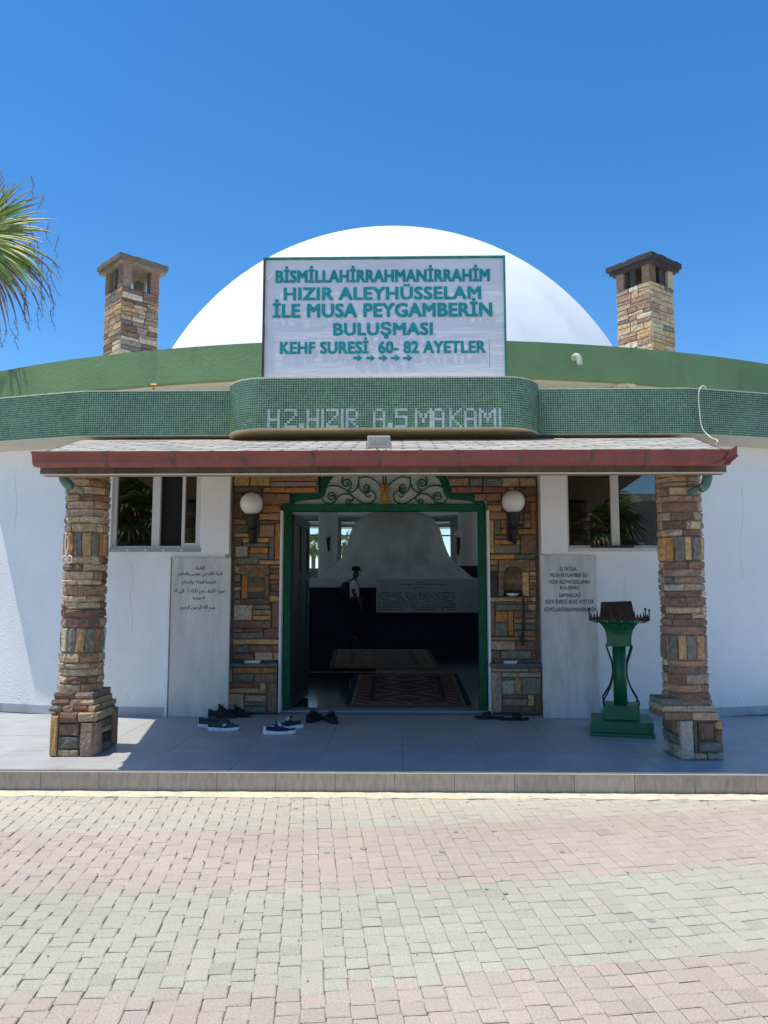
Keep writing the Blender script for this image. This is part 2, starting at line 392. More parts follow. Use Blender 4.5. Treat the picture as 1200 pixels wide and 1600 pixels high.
# ================================================================== PORCH PLATFORM
YK = 5.43
porch = thing('porch_floor', None, None, (0, 6.5, 0), kind='structure')
MB().box(-9, 9, YK + .012, 9.0, ZS - .02, -.008).build('slab_core', mat('floor_grout', (.30, .30, .30), .9, .1, 9, .1), porch)
TS = .6
x = -9 + .17
while x < 9:
    y = YK - .004; r_ = 0
    while y < 7.75:
        y1 = min(y + (.03 if r_ == 0 else TS), 7.80)
        if r_ > 0 or True:
            mb = MB(); z = R.uniform(-.0006, .0006); xa = x + .0012; xb = min(x + TS, 9) - .0012
            mb.hull8([(xa, y + .0012, -.012), (xb, y + .0012, -.012), (xb, y1 - .0012, -.012), (xa, y1 - .0012, -.012)],
                     [(xa, y + .0012, z), (xb, y + .0012, z), (xb, y1 - .0012, z), (xa, y1 - .0012, z)])
            v = R.uniform(.95, 1.05)
            c_ = (.43 * v, .425 * v, .415 * v) if r_ else (.25 * v, .225 * v, .20 * v)
            mb.build('edge_strip' if r_ == 0 else 'floor_tile', M_floor, porch, color=c_)
        y = y1; r_ += 1
    x += TS
x = -6.02
while x < 6:
    mb = MB(); xa = x + .0015; xb = x + .409 - .0015
    mb.box(xa, xb, YK, YK + .014, ZS - .01, -.0135); v = R.uniform(.88, 1.1)
    mb.build('kerb_tile', M_kerb, porch, color=(.46 * v, .37 * v, .285 * v)); x += .409
MB().box(-9, 9, YK - .008, YK + .02, -.0125, -.0075).build('edge_trim', M_alu, porch)

# ================================================================== SHRINE BUILDING
CX, CY = 0.0, 21.0
bld = thing('shrine_building', 'round white domed shrine with green roof band, mosaic parapet and stone clad doorway', 'building', (0, 14, 0))
YW = 7.70
def bend(X): 
    a = max(0, abs(X) - 2.95); return .235 * a + .035 * a * a
def yw(X): return YW + bend(X)
pL0 = at(172, 860, YW); pL1 = at(315, 741, YW); pR0 = at(886, 860, YW); pR1 = at(1034, 741, YW)
wz0 = at(240, 858, YW).z; wz1 = at(240, 735, YW).z + .08
DX0, DX1 = at(441, 1000, 8.15).x, at(761, 1000, 8.15).x
FX0, FX1 = at(360, 900, 7.95).x, at(843, 900, 7.95).x      # stone facing recess
WT = .30; ZT = 2.86
cols_x = [-4.3, -4.05, -3.8, -3.5, -3.2, -2.95, pL0.x, pL1.x, FX0, FX1, pR0.x, pR1.x, 2.95, 3.2, 3.5, 3.8, 4.05, 4.3]
mbl, mbr = MB(), MB()
for a, b in zip(cols_x[:-1], cols_x[1:]):
    mb = mbl if a < 0 else mbr
    win = (abs(a - pL0.x) < 1e-6) or (abs(a - pR0.x) < 1e-6)
    if abs(a - FX0) < 1e-6: continue
    for z0, z1 in (((0, wz0), (wz1, ZT)) if win else ((0, ZT),)):
        mb.hull8([(a, yw(a), z0), (b, yw(b), z0), (b, yw(b) + WT, z0), (a, yw(a) + WT, z0)], [(a, yw(a), z1), (b, yw(b), z1), (b, yw(b) + WT, z1), (a, yw(a) + WT, z1)])
mbl.build('wall', M_white, bld); mbr.build('wall', M_white, bld)
# masonry behind the stone facing, with door opening
YF = 7.97
mb = MB()
dz = at(600, 770, YF).z; az = 2.75
lx0, lx1 = at(497, 760, YF).x, at(705, 760, YF).x
wl, wr = DX0 - .03, DX1 + .03
mb.box(FX0 + .001, wl, YF, YF + WT, 0, dz); mb.box(wr, FX1 - .001, YF, YF + WT, 0, dz)
mb.box(FX0 + .001, lx0, YF, YF + WT, dz, 2.7); mb.box(lx1, FX1 - .001, YF, YF + WT, dz, 2.7)
mb.box(FX0 + .001, FX1 - .001, YF, YF + WT, 2.7, ZT)
mb.build('stone_backing', M_mortar, bld)
# pilasters above the marble slabs
for (pa, pb) in ((316, 359), (845, 886)):
    a = at(pa, 800, YW - .03).x; b = at(pb, 800, YW - .03).x
    MB().box(a, b, YW - .03, YW - .001, at(300, 866, YW).z, ZT - .02).build('pilaster', M_white, bld, bevel=.004)
# white strips beside door frame
for (pa, pb) in ((437, 440.5), (762, 765.5)):
    MB().box(at(pa, 900, 7.93).x, at(pb, 900, 7.93).x, 7.915, YF + .05, 0, at(435, 798, 7.93).z).build('door_trim', M_white, bld, bevel=.004)
# skirting tiles
for sgn, xs, xe in ((-1, 2.14, 4.3), (1, 2.12, 4.3)):
    x = xs
    while x < xe - .05:
        x2 = min(x + .30, xe); a, b = sgn * x, sgn * (x2 - .003)
        if sgn < 0: a, b = b, a
        MB().hull8([(a, yw(a) - .012, 0), (b, yw(b) - .012, 0), (b, yw(b) - .0005, 0), (a, yw(a) - .0005, 0)],
                   [(a, yw(a) - .012, .085), (b, yw(b) - .012, .085), (b, yw(b) - .0005, .085), (a, yw(a) - .0005, .085)]).build('skirting_tile', M_floor, bld, color=(.42, .43, .44)); x = x2
# entrance block sides, roof, floor, overhang
YM = 7.33
def ym(X): return YM + bend(X)
ZB0, ZB1 = 2.735, 3.18
mb = MB()
for s in (-1, 1):
    y0 = yw(4.3)
    MB().box(min(s * 4.3, s * 4.1), max(s * 4.3, s * 4.1), y0 + WT, 10.9, 0, ZT).build('side_wall', M_white, bld)
mb = MB()
xs = [-4.3, -3.9, -3.4, -2.95, 0, 2.95, 3.4, 3.9, 4.3]
for a, b in zip(xs[:-1], xs[1:]):
    mb.hull8([(a, yw(a) - .0, ZT), (b, yw(b) - .0, ZT), (b, 10.9, ZT), (a, 10.9, ZT)], [(a, yw(a), ZT + .14), (b, yw(b), ZT + .14), (b, 10.9, ZT + .14), (a, 10.9, ZT + .14)])
mb.build('roof_slab', M_cream, bld)
mb = MB()                                # overhang: sloping soffit between wall and parapet foot
for a, b in zip(xs[:-1], xs[1:]):
    mb.hull8([(a, ym(a) + .02, ZB0), (b, ym(b) + .02, ZB0), (b, yw(b) - .002, ZB0 - .03), (a, yw(a) - .002, ZB0 - .03)],
             [(a, ym(a) + .02, ZT + .1), (b, ym(b) + .02, ZT + .1), (b, yw(b) - .002, ZT + .1), (a, yw(a) - .002, ZT + .1)])
mb.build('overhang', M_cream, bld)
# --- mosaic parapet
def para_path():
    pts = [(-4.3, 10.6), (-4.3, ym(4.3)), (-3.9, ym(3.9)), (-3.4, ym(3.4)), (-2.95, ym(2.95)), (2.95, ym(2.95)), (3.4, ym(3.4)), (3.9, ym(3.9)), (4.3, ym(4.3)), (4.3, 10.6)]
    return pts
YB = 6.91; BW = 1.49; BR = .40
def bulge_path():
    p = [(-BW, YM + .02)]
    for i in range(0, 9): 
        a = math.pi + math.pi / 2 * i / 8; p.append((-BW + BR + BR * math.cos(a), YB + BR + BR * math.sin(a)))
    for i in range(0, 9):
        a = -math.pi / 2 + math.pi / 2 * i / 8; p.append((BW - BR + BR * math.cos(a), YB + BR + BR * math.sin(a)))
    p.append((BW, YM + .02)); return p
def offs(path, d):                       # offset to the left of travel (inwards when walking left to right in front)
    out = []
    for i, p in enumerate(path):
        a = path[max(i - 1, 0)]; b = path[min(i + 1, len(path) - 1)]
        tx, ty = b[0] - a[0], b[1] - a[1]; l = math.hypot(tx, ty); out.append((p[0] - ty / l * d, p[1] + tx / l * d))
    return out
def wallpath(mb, path, th, z0, z1):
    q = offs(path, th)
    for i in range(len(path) - 1):
        a, b, c, d = path[i], path[i + 1], q[i + 1], q[i]
        mb.hull8([(*a, z0), (*b, z0), (*c, z0), (*d, z0)], [(*a, z1), (*b, z1), (*c, z1), (*d, z1)])
TP = .0226
def glyphs():
    G = {'H': ["X...X"] * 4 + ["XXXXX"] + ["X...X"] * 3,
         'Z': ["XXXXX", "....X", "....X", "...X.", "..X..", ".X...", "X....", "XXXXX"], '.': [".."] * 6 + ["XX", "XX"], 'I': ["X"] * 8,
         'R': ["XXXX.", "X...X", "X...X", "X...X", "XXXX.", "X.X..", "X..X.", "X...X"],
         'A': [".XXX.", "X...X", "X...X", "X...X", "XXXXX", "X...X", "X...X", "X...X"],
         'S': ["XXXXX", "X....", "X....", "XXXXX", "....X", "....X", "....X", "XXXXX"],
         'M': ["X.....X", "XX...XX", "X.X.X.X", "X.X.X.X", "X..X..X", "X..X..X", "X.....X", "X.....X"],
         'K': ["X...X", "X..X.", "X.X..", "XX...", "XX...", "X.X..", "X..X.", "X...X"]}
    on = set()
    for ch, px in (('H', 415), ('Z', 441.5), ('.', 464.5), ('H', 476.7), ('I', 499.5), ('Z', 507.5), ('I', 530.5), ('R', 538), ('A', 581), ('.', 603.5), ('S', 616.5), ('M', 645.5), ('A', 676), ('K', 700), ('A', 724), ('M', 747), ('I', 777.5)):
        c0 = int(round((at(px + 2, 655, YB).x + 1.6) / TP))
        for r_, row in enumerate(G[ch]):
            for c_, k in enumerate(row):
                if k == 'X': on.add((r_, c0 + c_))
    return on
on = glyphs()
def tiles(name, path, z0, z1, letters=False):
    mb = MB(); nr = int(round((z1 - z0) / TP)); tp = (z1 - z0) / nr
    cum = [0]
    for a, b in zip(path[:-1], path[1:]): cum.append(cum[-1] + math.hypot(b[0] - a[0], b[1] - a[1]))
    nc = int(round(cum[-1] / TP)); tw = cum[-1] / nc
    def P(s):
        for i in range(len(path) - 1):
            if s <= cum[i + 1] or i == len(path) - 2:
                t = (s - cum[i]) / (cum[i + 1] - cum[i]); a, b = path[i], path[i + 1]
                x = a[0] + (b[0] - a[0]) * t; y = a[1] + (b[1] - a[1]) * t; l = cum[i + 1] - cum[i]
                return x, y, (b[1] - a[1]) / l, -(b[0] - a[0]) / l
    gl = .0016; h = .0020
    for c in range(nc):
        s0 = c * tw + gl; s1 = (c + 1) * tw - gl
        x0, y0, nx0, ny0 = P(s0); x1, y1, nx1, ny1 = P(s1)
        for r_ in range(nr):
            za = z0 + r_ * tp + gl; zb = z0 + (r_ + 1) * tp - gl
            k = noise.noise(Vector((x0 * 1.7, za * 2.5, y0))) * .5 + R.uniform(-.5, .5)
            g = R.uniform(.85, 1.15)
            cl = (.062 * g, .145 * g, .066 * g) if k < -.05 else ((.10 * g, .21 * g, .09 * g) if k < .33 else (.09 * g, .17 * g, .12 * g))
            if letters:
                row = 7 - r_
                if abs(y0 - YB) < .01 and 0 <= row < 8 and (row, int(round(((x0 + x1) / 2 + 1.6) / TP))) in on:
                    cl = (.50 * g, .53 * g, .50 * g)
            o = [(x0, y0, za), (x1, y1, za), (x1, y1, zb), (x0, y0, zb)]
            e = .0008; hh = h + R.uniform(-.0007, .0007); t4 = [R.uniform(-.0005, .0005) for _ in range(4)]
            ns = [(nx0, ny0), (nx1, ny1), (nx1, ny1), (nx0, ny0)]
            f = [(p[0] + n_[0] * (hh + t), p[1] + n_[1] * (hh + t), p[2]) for p, n_, t in zip(o, ns, t4)]
            mb.add(o + f, [(4, 5, 6, 7), (0, 1, 5, 4), (1, 2, 6, 5), (2, 3, 7, 6), (3, 0, 4, 7)], cl)
    return mb
pp = para_path(); ppb = [(x, y) for x, y in pp]
mb = MB(); wallpath(mb, ppb, .12, ZB0, ZB1); par = mb.build('parapet', M_grout, bld)
i0 = 1
tag(tiles('t', pp[1:5] + [(-BW - .005, YM)], ZB0 + .002, ZB1 - .002).build('mosaic_tiles', M_tile, par), kind='stuff')
tag(tiles('t', [(BW + .005, YM)] + pp[5:9], ZB0 + .002, ZB1 - .002).build('mosaic_tiles', M_tile, par), kind='stuff')
tag(tiles('t', [(-4.3, 9.6), (-4.3, ym(4.3))], ZB0 + .002, ZB1 - .002).build('mosaic_tiles', M_tile, par), kind='stuff')
bp = bulge_path()
mb = MB(); q = bp; n = len(q); mb.add([(x, y, ZB0 - .02) for x, y in q] + [(x, y, ZB1 + .005) for x, y in q], [tuple(range(n))[::-1], tuple(range(n, 2 * n))] + [(i, (i + 1) % n, n + (i + 1) % n, n + i) for i in range(n)])
bal = mb.build('balcony_front', M_grout, bld)
q2 = offs(bp, .006)
MB().add([(x, y, ZB0 - .036) for x, y in q2] + [(x, y, ZB0 - .0205) for x, y in q2], [tuple(range(n))[::-1], tuple(range(n, 2 * n))] + [(i, (i + 1) % n, n + (i + 1) % n, n + i) for i in range(n)]).build('soffit', M_beige, bal)
tag(tiles('t', bp, ZB0 - .018, ZB1 + .003, True).build('mosaic_tiles', M_tile, bal), kind='stuff')
mb = MB(); wallpath(mb, offs(bp[1:-1], .004), .06, ZB1 + .0055, ZB1 + .016); mb.build('coping', M_lime, bal)
mb = MB(); wallpath(mb, offs(pp[1:9], .002), .11, ZB1 + .0005, ZB1 + .009); mb.build('coping', M_lime, par)

# --- drum, fascia, roof, dome
RD = 11.3; RFo = 12.0
ZF0, ZF1 = at(600, 585, 9).z, at(600, 530, 9).z
d2 = math.pi / 180
mb = MB()
mb.sector(CX, CY, RD - .3, RD, -60 * d2, 240 * d2, 0, 2.03, 60)
for k in range(30):                       # header above entrance and whole ring
    pass
mb.sector(CX, CY, RD - .3, RD, 0, 2 * math.pi, 3.35 + .75, ZF1 - .02, 96)
mb.sector(CX, CY, RD - .3, RD, -114 * d2, -66 * d2, ZT + .142, 4.1, 16)
WN = 22; A0, A1 = -62 * d2, 242 * d2; st = (A1 - A0) / WN
for k in range(WN + 1):
    c = A0 + k * st
    mb.sector(CX, CY, RD - .3, RD, c - .03, c + .03, 2.03, 4.1, 1)
mb.build('drum_wall', M_int, bld)
for k in range(WN):
    a = A0 + k * st + .03; b = A0 + (k + 1) * st - .03
    f = MB(); r0, r1 = RD - .2, RD - .13
    f.sector(CX, CY, r0, r1, a, b, 2.03, 2.09, 2); f.sector(CX, CY, r0, r1, a, b, 4.03, 4.1, 2)
    for c in (a + .003, (a + b) / 2, b - .003): f.sector(CX, CY, r0, r1, c - .003, c + .003, 2.09, 4.03, 1)
    f.sector(CX, CY, r0, r1, a + .006, (a + b) / 2 - .003, 3.42, 3.48, 1); f.sector(CX, CY, r0, r1, (a + b) / 2 + .003, b - .006, 3.42, 3.48, 1)
    fr = f.build('window', M_alu, bld)
    MB().sector(CX, CY, RD - .168, RD - .162, a + .002, b - .002, 2.05, 4.08, 2).build('pane', M_glassc, fr)
mb = MB(); mb.sector(CX, CY, 0.01, RD - .31, 0, 2 * math.pi, 4.16, 4.3, 48); mb.build('ceiling', M_int, bld)
mb = MB(); mb.sector(CX, CY, RD - .31, RFo - .04, 0, 2 * math.pi, ZF0 + .0, ZF0 + .06, 120); mb.build('soffit', M_cream, bld)
mb = MB(); mb.sector(CX, CY, RFo - .12, RFo, 0, 2 * math.pi, ZF0 - .004, ZF1, 160); mb.build('roof_band', M_fascia, bld)
mb = MB(); mb.sector(CX, CY, .01, RFo - .13, 0, 2 * math.pi, 4.302, 4.36 - .2, 48)
mb = MB(); mb.sector(CX, CY, .01, RFo - .125, 0, 2 * math.pi, 4.01, 4.15, 48)
mb = MB(); mb.sector(CX, CY, RD + .01, RFo - .13, 0, 2 * math.pi, ZF0 + .1, ZF0 + .2, 96); mb.sector(CX, CY, .01, RD - .1, 0, 2 * math.pi, 4.305, 4.38, 48); mb.build('roof_deck', M_dome, bld)
prof = []
for i in range(41):
    r_ = 6.86 * math.sin(i / 40 * math.pi / 2)
    prof.append((max(r_, .01), 3.9 + 6.85 * max(0, 1 - (r_ / 6.86) ** 2.09) ** (1 / 1.92)))
prof = prof[::-1]; top = 10.75
dx = -.05
mb = MB(); mb.lathe(prof, dx, CY, 96); mb.build('dome', M_dome, bld, smooth=True)
mb = MB(); mb.tube([(dx + .35, CY, top - .02), (dx + .35, CY, top + .22)], .015, 6)
mb.tube([(dx + .35 + .16 * math.cos(t / 10 * 6.28), CY, top + .16 + .05 * math.sin(t / 10 * 6.28)) for t in range(9)], .012, 6)
mb.build('finial', M_tealframe, bld)
# drain spout and tap on roof band / parapet
q = at(908, 556, 8.95)
yF = CY - math.sqrt(RFo ** 2 - q.x ** 2)
sp = smoothpath([(q.x - .03, yF + .02, q.z + .05), (q.x - .02, yF - .08, q.z + .06), (q.x + .01, yF - .11, q.z + .03), (q.x + .02, yF - .12, q.z - .06)], 4)
MB().tube(sp, .035, 10).build('drain_spout', mat('pale_pipe', (.45, .55, .42), .6, .1, 9, 0), bld, smooth=True)
q = at(240, 603, 8.0)
mb = MB(); mb.tube([(q.x, 8.0, q.z - .05), (q.x, 8.0, q.z + .01)], .009, 6); mb.tube([(q.x - .03, 8.0, q.z + .015), (q.x + .03, 8.0, q.z + .015)], .008, 6)
mb.build('roof_valve', M_gold, bld)
# round lamp under roof soffit
q = at(975, 603, 9.6); la = thing('soffit_lamp', 'octagonal brown caged lamp fixed beneath the cream roof soffit', 'lamp', (q.x, 9.6, ZF0 - .1))
MB().lathe([(.15, ZF0 - .045), (.16, ZF0 - .003)], q.x, 9.6, 8).build('lamp_base', M_flood, la)
MB().lathe([(.075, ZF0 - .15), (.13, ZF0 - .09), (.14, ZF0 - .046)], q.x, 9.6, 8).build('lamp_shade', M_floodg, la)
mb = MB()
for k in range(8):
    t = k * math.pi / 4; mb.tube([(q.x + .08 * math.cos(t), 9.6 + .08 * math.sin(t), ZF0 - .155), (q.x + .137 * math.cos(t), 9.6 + .137 * math.sin(t), ZF0 - .09), (q.x + .147 * math.cos(t), 9.6 + .147 * math.sin(t), ZF0 - .046)], .008, 5)
mb.build('cage', M_rusty, la)

# --- facade windows
def window(x0, x1, z0, z1, side, frame_m):
    y = YW + .05; d = .05; g = []
    f = MB(); t = .035
    f.box(x0, x1, y, y + d, z1 - t, z1); f.box(x0, x0 + t, y, y + d, z0 + t, z1 - t); f.box(x1 - t, x1, y, y + d, z0 + t, z1 - t); f.box(x0, x1, y, y + d, z0, z0 + t)
    xm = at(244 if side < 0 else 961, 800, y).x
    f.box(xm - .04, xm + .04, y - .003, y + d, z0 + t, z1 - t)
    fr = f.build('window', frame_m, bld, bevel=.003)
    if side < 0:
        a = at(284, 800, y).x
        s = MB(); s.box(a, a + .028, y + .01, y + d + .01, z0 + t + .001, z1 - t - .001); s.box(x1 - t - .028, x1 - t - .001, y + .01, y + d + .01, z0 + t + .001, z1 - t - .001)
        s.box(a + .028, x1 - t - .028, y + .01, y + d + .01, z0 + t + .001, z0 + t + .03)
        s.build('sash', frame_m, fr)
        MB().box(x0 + t - .005, xm - .035, y + .028, y + .034, z0 + t - .005, z1 - t + .005).build('pane', M_glass, fr)
        MB().box(a + .02, x1 - t - .02, y + .038, y + .044, z0 + t + .02, z1 - t).build('pane', M_glass, fr)
        mb = MB(); xx = xm + .042
        mb.box(xx, a - .002, y + .052, y + .054, z0 + t, z1 - t); mb.build('gap_shade_sheet', M_dark, fr)  # near-black sheet: shade of the open window gap put into its colour
    else:
        MB().box(x0 + t - .005, xm - .035, y + .028, y + .034, z0 + t - .005, z1 - t + .005).build('pane', M_glass, fr)
        MB().box(xm + .035, x1 - t + .005, y + .028, y + .034, z0 + t - .005, z1 - t + .005).build('pane', M_glass, fr)
    MB().box(x0 - .01, x1 + .01, YW - .02, y - .001, z0 - .028, z0 + .006).build('sill', M_sill if side < 0 else M_aluc, fr)
    b = MB()
    for k in range(4):
        xx = x0 + (x1 - x0) * (.2 + .2 * k); b.lathe([(.012, 0), (.012, .003)], 0, 0, 8)
        n8 = len(b.v); b.v[-16:] = [(v[0] + xx, YW - .0195 - v[2], v[1] + z0 - .012) for v in b.v[-16:]]
    b.build('sill_vents', M_alu, fr)
window(pL0.x, pL1.x, wz0, wz1, -1, M_alu)
window(pR0.x, pR1.x, wz0, wz1, 1, M_aluc)
# dark room boxes behind the windows
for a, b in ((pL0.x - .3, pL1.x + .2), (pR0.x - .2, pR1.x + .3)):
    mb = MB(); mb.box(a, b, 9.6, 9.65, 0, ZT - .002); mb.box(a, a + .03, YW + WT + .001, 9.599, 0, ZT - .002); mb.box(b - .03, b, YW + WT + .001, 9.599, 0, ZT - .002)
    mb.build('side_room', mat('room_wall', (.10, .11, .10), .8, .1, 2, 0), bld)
q = at(957, 859, YW - .01)
tag(MB().box(q.x - .21, q.x + .21, YW - .03, YW + .02, wz0 + .007, wz0 + .03).build('black_bar', M_black, None, bevel=.005), 'short black bar lying on the sill of the right window', 'bar')

# --- marble plaques with lettering
def textmesh(s, off=0.0, res=3, spacing=1.0):
    c = bpy.data.curves.new('lettering', 'FONT'); c.body = s; c.offset = off; c.resolution_u = res; c.size = 1; c.space_character = spacing
    o = bpy.data.objects.new('lettering', c); COL.objects.link(o); bpy.context.view_layer.update()
    dg = bpy.context.evaluated_depsgraph_get(); me = bpy.data.meshes.new_from_object(o.evaluated_get(dg))
    bpy.data.objects.remove(o); bpy.data.curves.remove(c)
    me.materials.clear()
    return me
_cap = {}
def lettering(s, x0, x1, zb, zt, y, mt, parent, off=0.0, arab=False, depth=.002, spacing=1.0):
    me = textmesh(s, 0, spacing=spacing)
    if not me.vertices: return
    ax0 = min(v.co.x for v in me.vertices); ax1 = max(v.co.x for v in me.vertices)
    if arab: b0 = min(v.co.y for v in me.vertices); b1 = max(v.co.y for v in me.vertices)
    else: b0 = 0; b1 = .70
    sx = (x1 - x0) / (ax1 - ax0); sz = (zt - zb) / (b1 - b0)
    e = off * sz; V0 = [(x0 + (v.co.x - ax0) * sx, zb + (v.co.y - b0) * sz) for v in me.vertices]
    F0 = [tuple(p.vertices) for p in me.polygons]; bpy.data.meshes.remove(me); mb = MB()
    for k, (ox, oz) in enumerate(((0, 0), (-1, -1), (1, -1), (1, 1), (-1, 1), (0, -1.1), (0, 1.1), (-1.1, 0), (1.1, 0)) if off else ((0, 0),)):
        mb.add([(x + ox * e, y + .00015 * k, z + oz * e * .8) for x, z in V0], F0)
    bm = bmesh.new(); bm.from_mesh(mb.mesh('lettering')); bm.normal_update()
    r_ = bmesh.ops.extrude_face_region(bm, geom=list(bm.faces))
    for v in [g for g in r_['geom'] if isinstance(g, bmesh.types.BMVert)]: v.co.y += depth
    bmesh.ops.recalc_face_normals(bm, faces=bm.faces)
    me = bpy.data.meshes.new('lettering'); bm.to_mesh(me); bm.free()
    return link('lettering', me, mt, parent)
def slab(px0, px1, py0, label):
    y0 = YW - .045
    a, b = at(px0, 1000, y0).x, at(px1, 1000, y0).x; z1 = at(600, py0, y0).z
    t = thing('marble_slab', label, 'plaque', ((a + b) / 2, y0, 0))
    MB().box(a, b, y0, YW - .0015 if a < 0 else YW - .0015, .001, z1).build('slab_body', M_marble, t, bevel=.003)
    return t, y0
tl, ys = slab(266, 358, 871, 'tall grey marble slab with Arabic lettering left of the doorway')
tr_, ys = slab(847, 935, 868, 'tall grey marble slab with Turkish lettering right of the doorway')
MB().box(at(262, 900, ys).x, at(266, 900, ys).x - .001, ys + .005, YW - .002, .001, at(600, 871, ys).z).build('edge_strip', M_white, tl)
for s, x0, x1, y0, y1 in (("EL FATİHA", 422, 738, 308, 384), ("MUSA PEYGAMBER İLE", 240, 935, 428, 500), ("HIZIR ALEYHÜSSELAMIN", 210, 968, 556, 625), ("BULUŞMASI", 412, 770, 664, 732),
                          ("SAMANDAĞ", 395, 800, 805, 876), ("KEHF SURESİ 60-82. AYETLER", 145, 1045, 922, 1000), ("BİSMİLLAHİRRAHMANİRRAHİM", 118, 1075, 1070, 1146)):
    lettering(s, at(840 + x0 / 12, 900, ys).x, at(840 + x1 / 12, 900, ys).x, at(880, 860 + y1 / 12, ys).z, at(880, 860 + y0 / 12, ys).z, ys - .0012, M_black, tr_, .011)
AF = {'ا': 'FE8D FE8E', 'أ': 'FE83 FE84', 'آ': 'FE81 FE82', 'ب': 'FE8F FE90 FE91 FE92', 'ت': 'FE95 FE96 FE97 FE98', 'ة': 'FE93 FE94', 'ح': 'FEA1 FEA2 FEA3 FEA4', 'خ': 'FEA5 FEA6 FEA7 FEA8',
      'د': 'FEA9 FEAA', 'ر': 'FEAD FEAE', 'س': 'FEB1 FEB2 FEB3 FEB4', 'ص': 'FEB9 FEBA FEBB FEBC', 'ض': 'FEBD FEBE FEBF FEC0', 'ع': 'FEC9 FECA FECB FECC', 'ف': 'FED1 FED2 FED3 FED4', 'ق': 'FED5 FED6 FED7 FED8',
      'ك': 'FED9 FEDA FEDB FEDC', 'ل': 'FEDD FEDE FEDF FEE0', 'م': 'FEE1 FEE2 FEE3 FEE4', 'ن': 'FEE5 FEE6 FEE7 FEE8', 'ه': 'FEE9 FEEA FEEB FEEC', 'و': 'FEED FEEE', 'ى': 'FEEF FEF0', 'ي': 'FEF1 FEF2 FEF3 FEF4',
      'ج': 'FE9D FE9E FE9F FEA0', 'ﻻ': 'FEFB FEFC', 'ﻵ': 'FEF5 FEF6'}
def shape(s):
    s = s.replace('لا', 'ﻻ').replace('لآ', 'ﻵ'); out = []
    for i, ch in enumerate(s):
        if ch not in AF: out.append(ch); continue
        fm = AF[ch].split(); pv = s[i - 1] if i else ' '; nx = s[i + 1] if i + 1 < len(s) else ' '
        jp = pv in AF and len(AF[pv].split()) == 4; jn = nx in AF and len(fm) == 4
        out.append(chr(int(fm[(1 if jp and not jn else 2 if jn and not jp else 3 if jn else 0)], 16)))
    return ''.join(out[::-1])
for s, x0, x1, y0, y1 in (('الفاتحة', 545, 715, 288, 360), ('قصة لقاء نبي موسى والخضر', 205, 1055, 395, 500), ('عليهما الصلاة والسلام', 295, 935, 550, 655), ('سورة الكهف من الآية', 470, 1095, 715, 812), ('الى', 238, 335, 720, 812),
                          ('السويدية', 500, 728, 858, 930), ('بسم الله الرحمن الرحيم', 280, 930, 1025, 1135)):
    lettering(shape(s), at(260 + x0 / 12, 900, ys).x, at(260 + x1 / 12, 900, ys).x, at(310, 860 + y1 / 12, ys).z, at(310, 860 + y0 / 12, ys).z, ys - .0012, M_black, tl, .012, True)
mb = MB()
for pts in ([(150, 780), (165, 730), (182, 780)], [(196, 782), (194, 730)], [(194, 733), (204, 741), (213, 733)], [(395, 732), (408, 730)], [(408, 730), (410, 782)], [(443, 752), (450, 759)]):
    mb.tube([at(260 + a / 12, 860 + b / 12, ys - .001) for a, b in pts], .0019, 5)
mb.build('numerals', M_black, tl)

# ================================================================== STONE FACING beside the door
facing = MB().box(FX0 + .002, FX1 - .002, YF + .001, YF + .03, 2.72, 2.84).build('stone_facing', M_mortar, bld)
def fmap(yp):
    return lambda u, v, w_: (u, yp - w_, v)
def facestone(rect, key, yp, wd=.046, tagp=None, f=1.0):
    x0, y0, x1, y1 = rect
    pa = at(x0, y1, yp - wd); pb = at(x1, y0, yp - wd)
    return stone(fmap(yp), pa.x, pb.x, pa.z, pb.z, wd + R.uniform(-.007, .009), tagp or facing, pal(key, f * 1.2), gap=.0022, rough=.8)
def Z(x0, y0, x1, y1, s, ox, oy): return (ox + x0 / s, oy + y0 / s, ox + x1 / s, oy + y1 / s)
LS = """30 15 162 108 y;166 15 340 108 y;32 114 262 165 g;30 168 110 385 p;275 172 440 268 b;112 168 275 268 p;272 272 432 338 o;112 272 270 338 p;112 340 240 385 b;245 342 432 398 y;
30 388 160 440 o;165 388 240 440 p;245 400 430 432 p;30 442 160 510 g;165 442 240 510 p;245 436 378 545 b;380 430 432 742 o;30 512 185 548 y;188 512 243 548 g;30 550 100 620 p;102 552 330 595 y;105 598 330 630 g;332 548 378 742 g;
40 622 150 722 w;170 635 325 688 o;153 635 168 688 p;152 690 330 742 g;30 725 245 785 g;248 745 430 785 y;32 795 85 865 y;338 788 430 820 b;338 822 430 862 p;338 865 430 912 o;345 915 430 950 p;350 953 430 1015 p;
294 880 334 1050 p;336 1018 430 1052 p;336 953 349 1015 p;90 875 146 1082 o;30 868 87 935 g;30 937 87 970 p;30 972 87 1010 t;30 1013 87 1083 g;30 1085 83 1125 b;336 1055 430 1105 y;85 1085 335 1125 p;
25 1130 188 1265 w;192 1130 350 1170 g;190 1173 350 1220 b;190 1223 348 1262 y;352 1110 430 1330 p;25 1268 350 1330 p;25 1333 105 1368 b;107 1333 285 1368 r;288 1333 425 1420 p;20 1371 286 1425 g;20 1428 420 1475 y;
20 1480 160 1545 g;163 1480 425 1537 p;20 1548 205 1610 p;207 1540 365 1610 t;367 1540 425 1610 t"""
for it in LS.replace('\n', '').split(';'):
    a, b, c, d, k = it.split(); facestone(Z(int(a), int(b), int(c), int(d), 5.518, 360, 740), k, YF)
for r_, k in (((422, 742, 496, 752), 'b'), ((422, 752.5, 495, 760), 'c'), ((411, 761, 493, 769.5), 'o'), ((369, 761, 378, 770), 'g'), ((434, 771, 452, 786), 'b')): facestone(r_, k, YF)
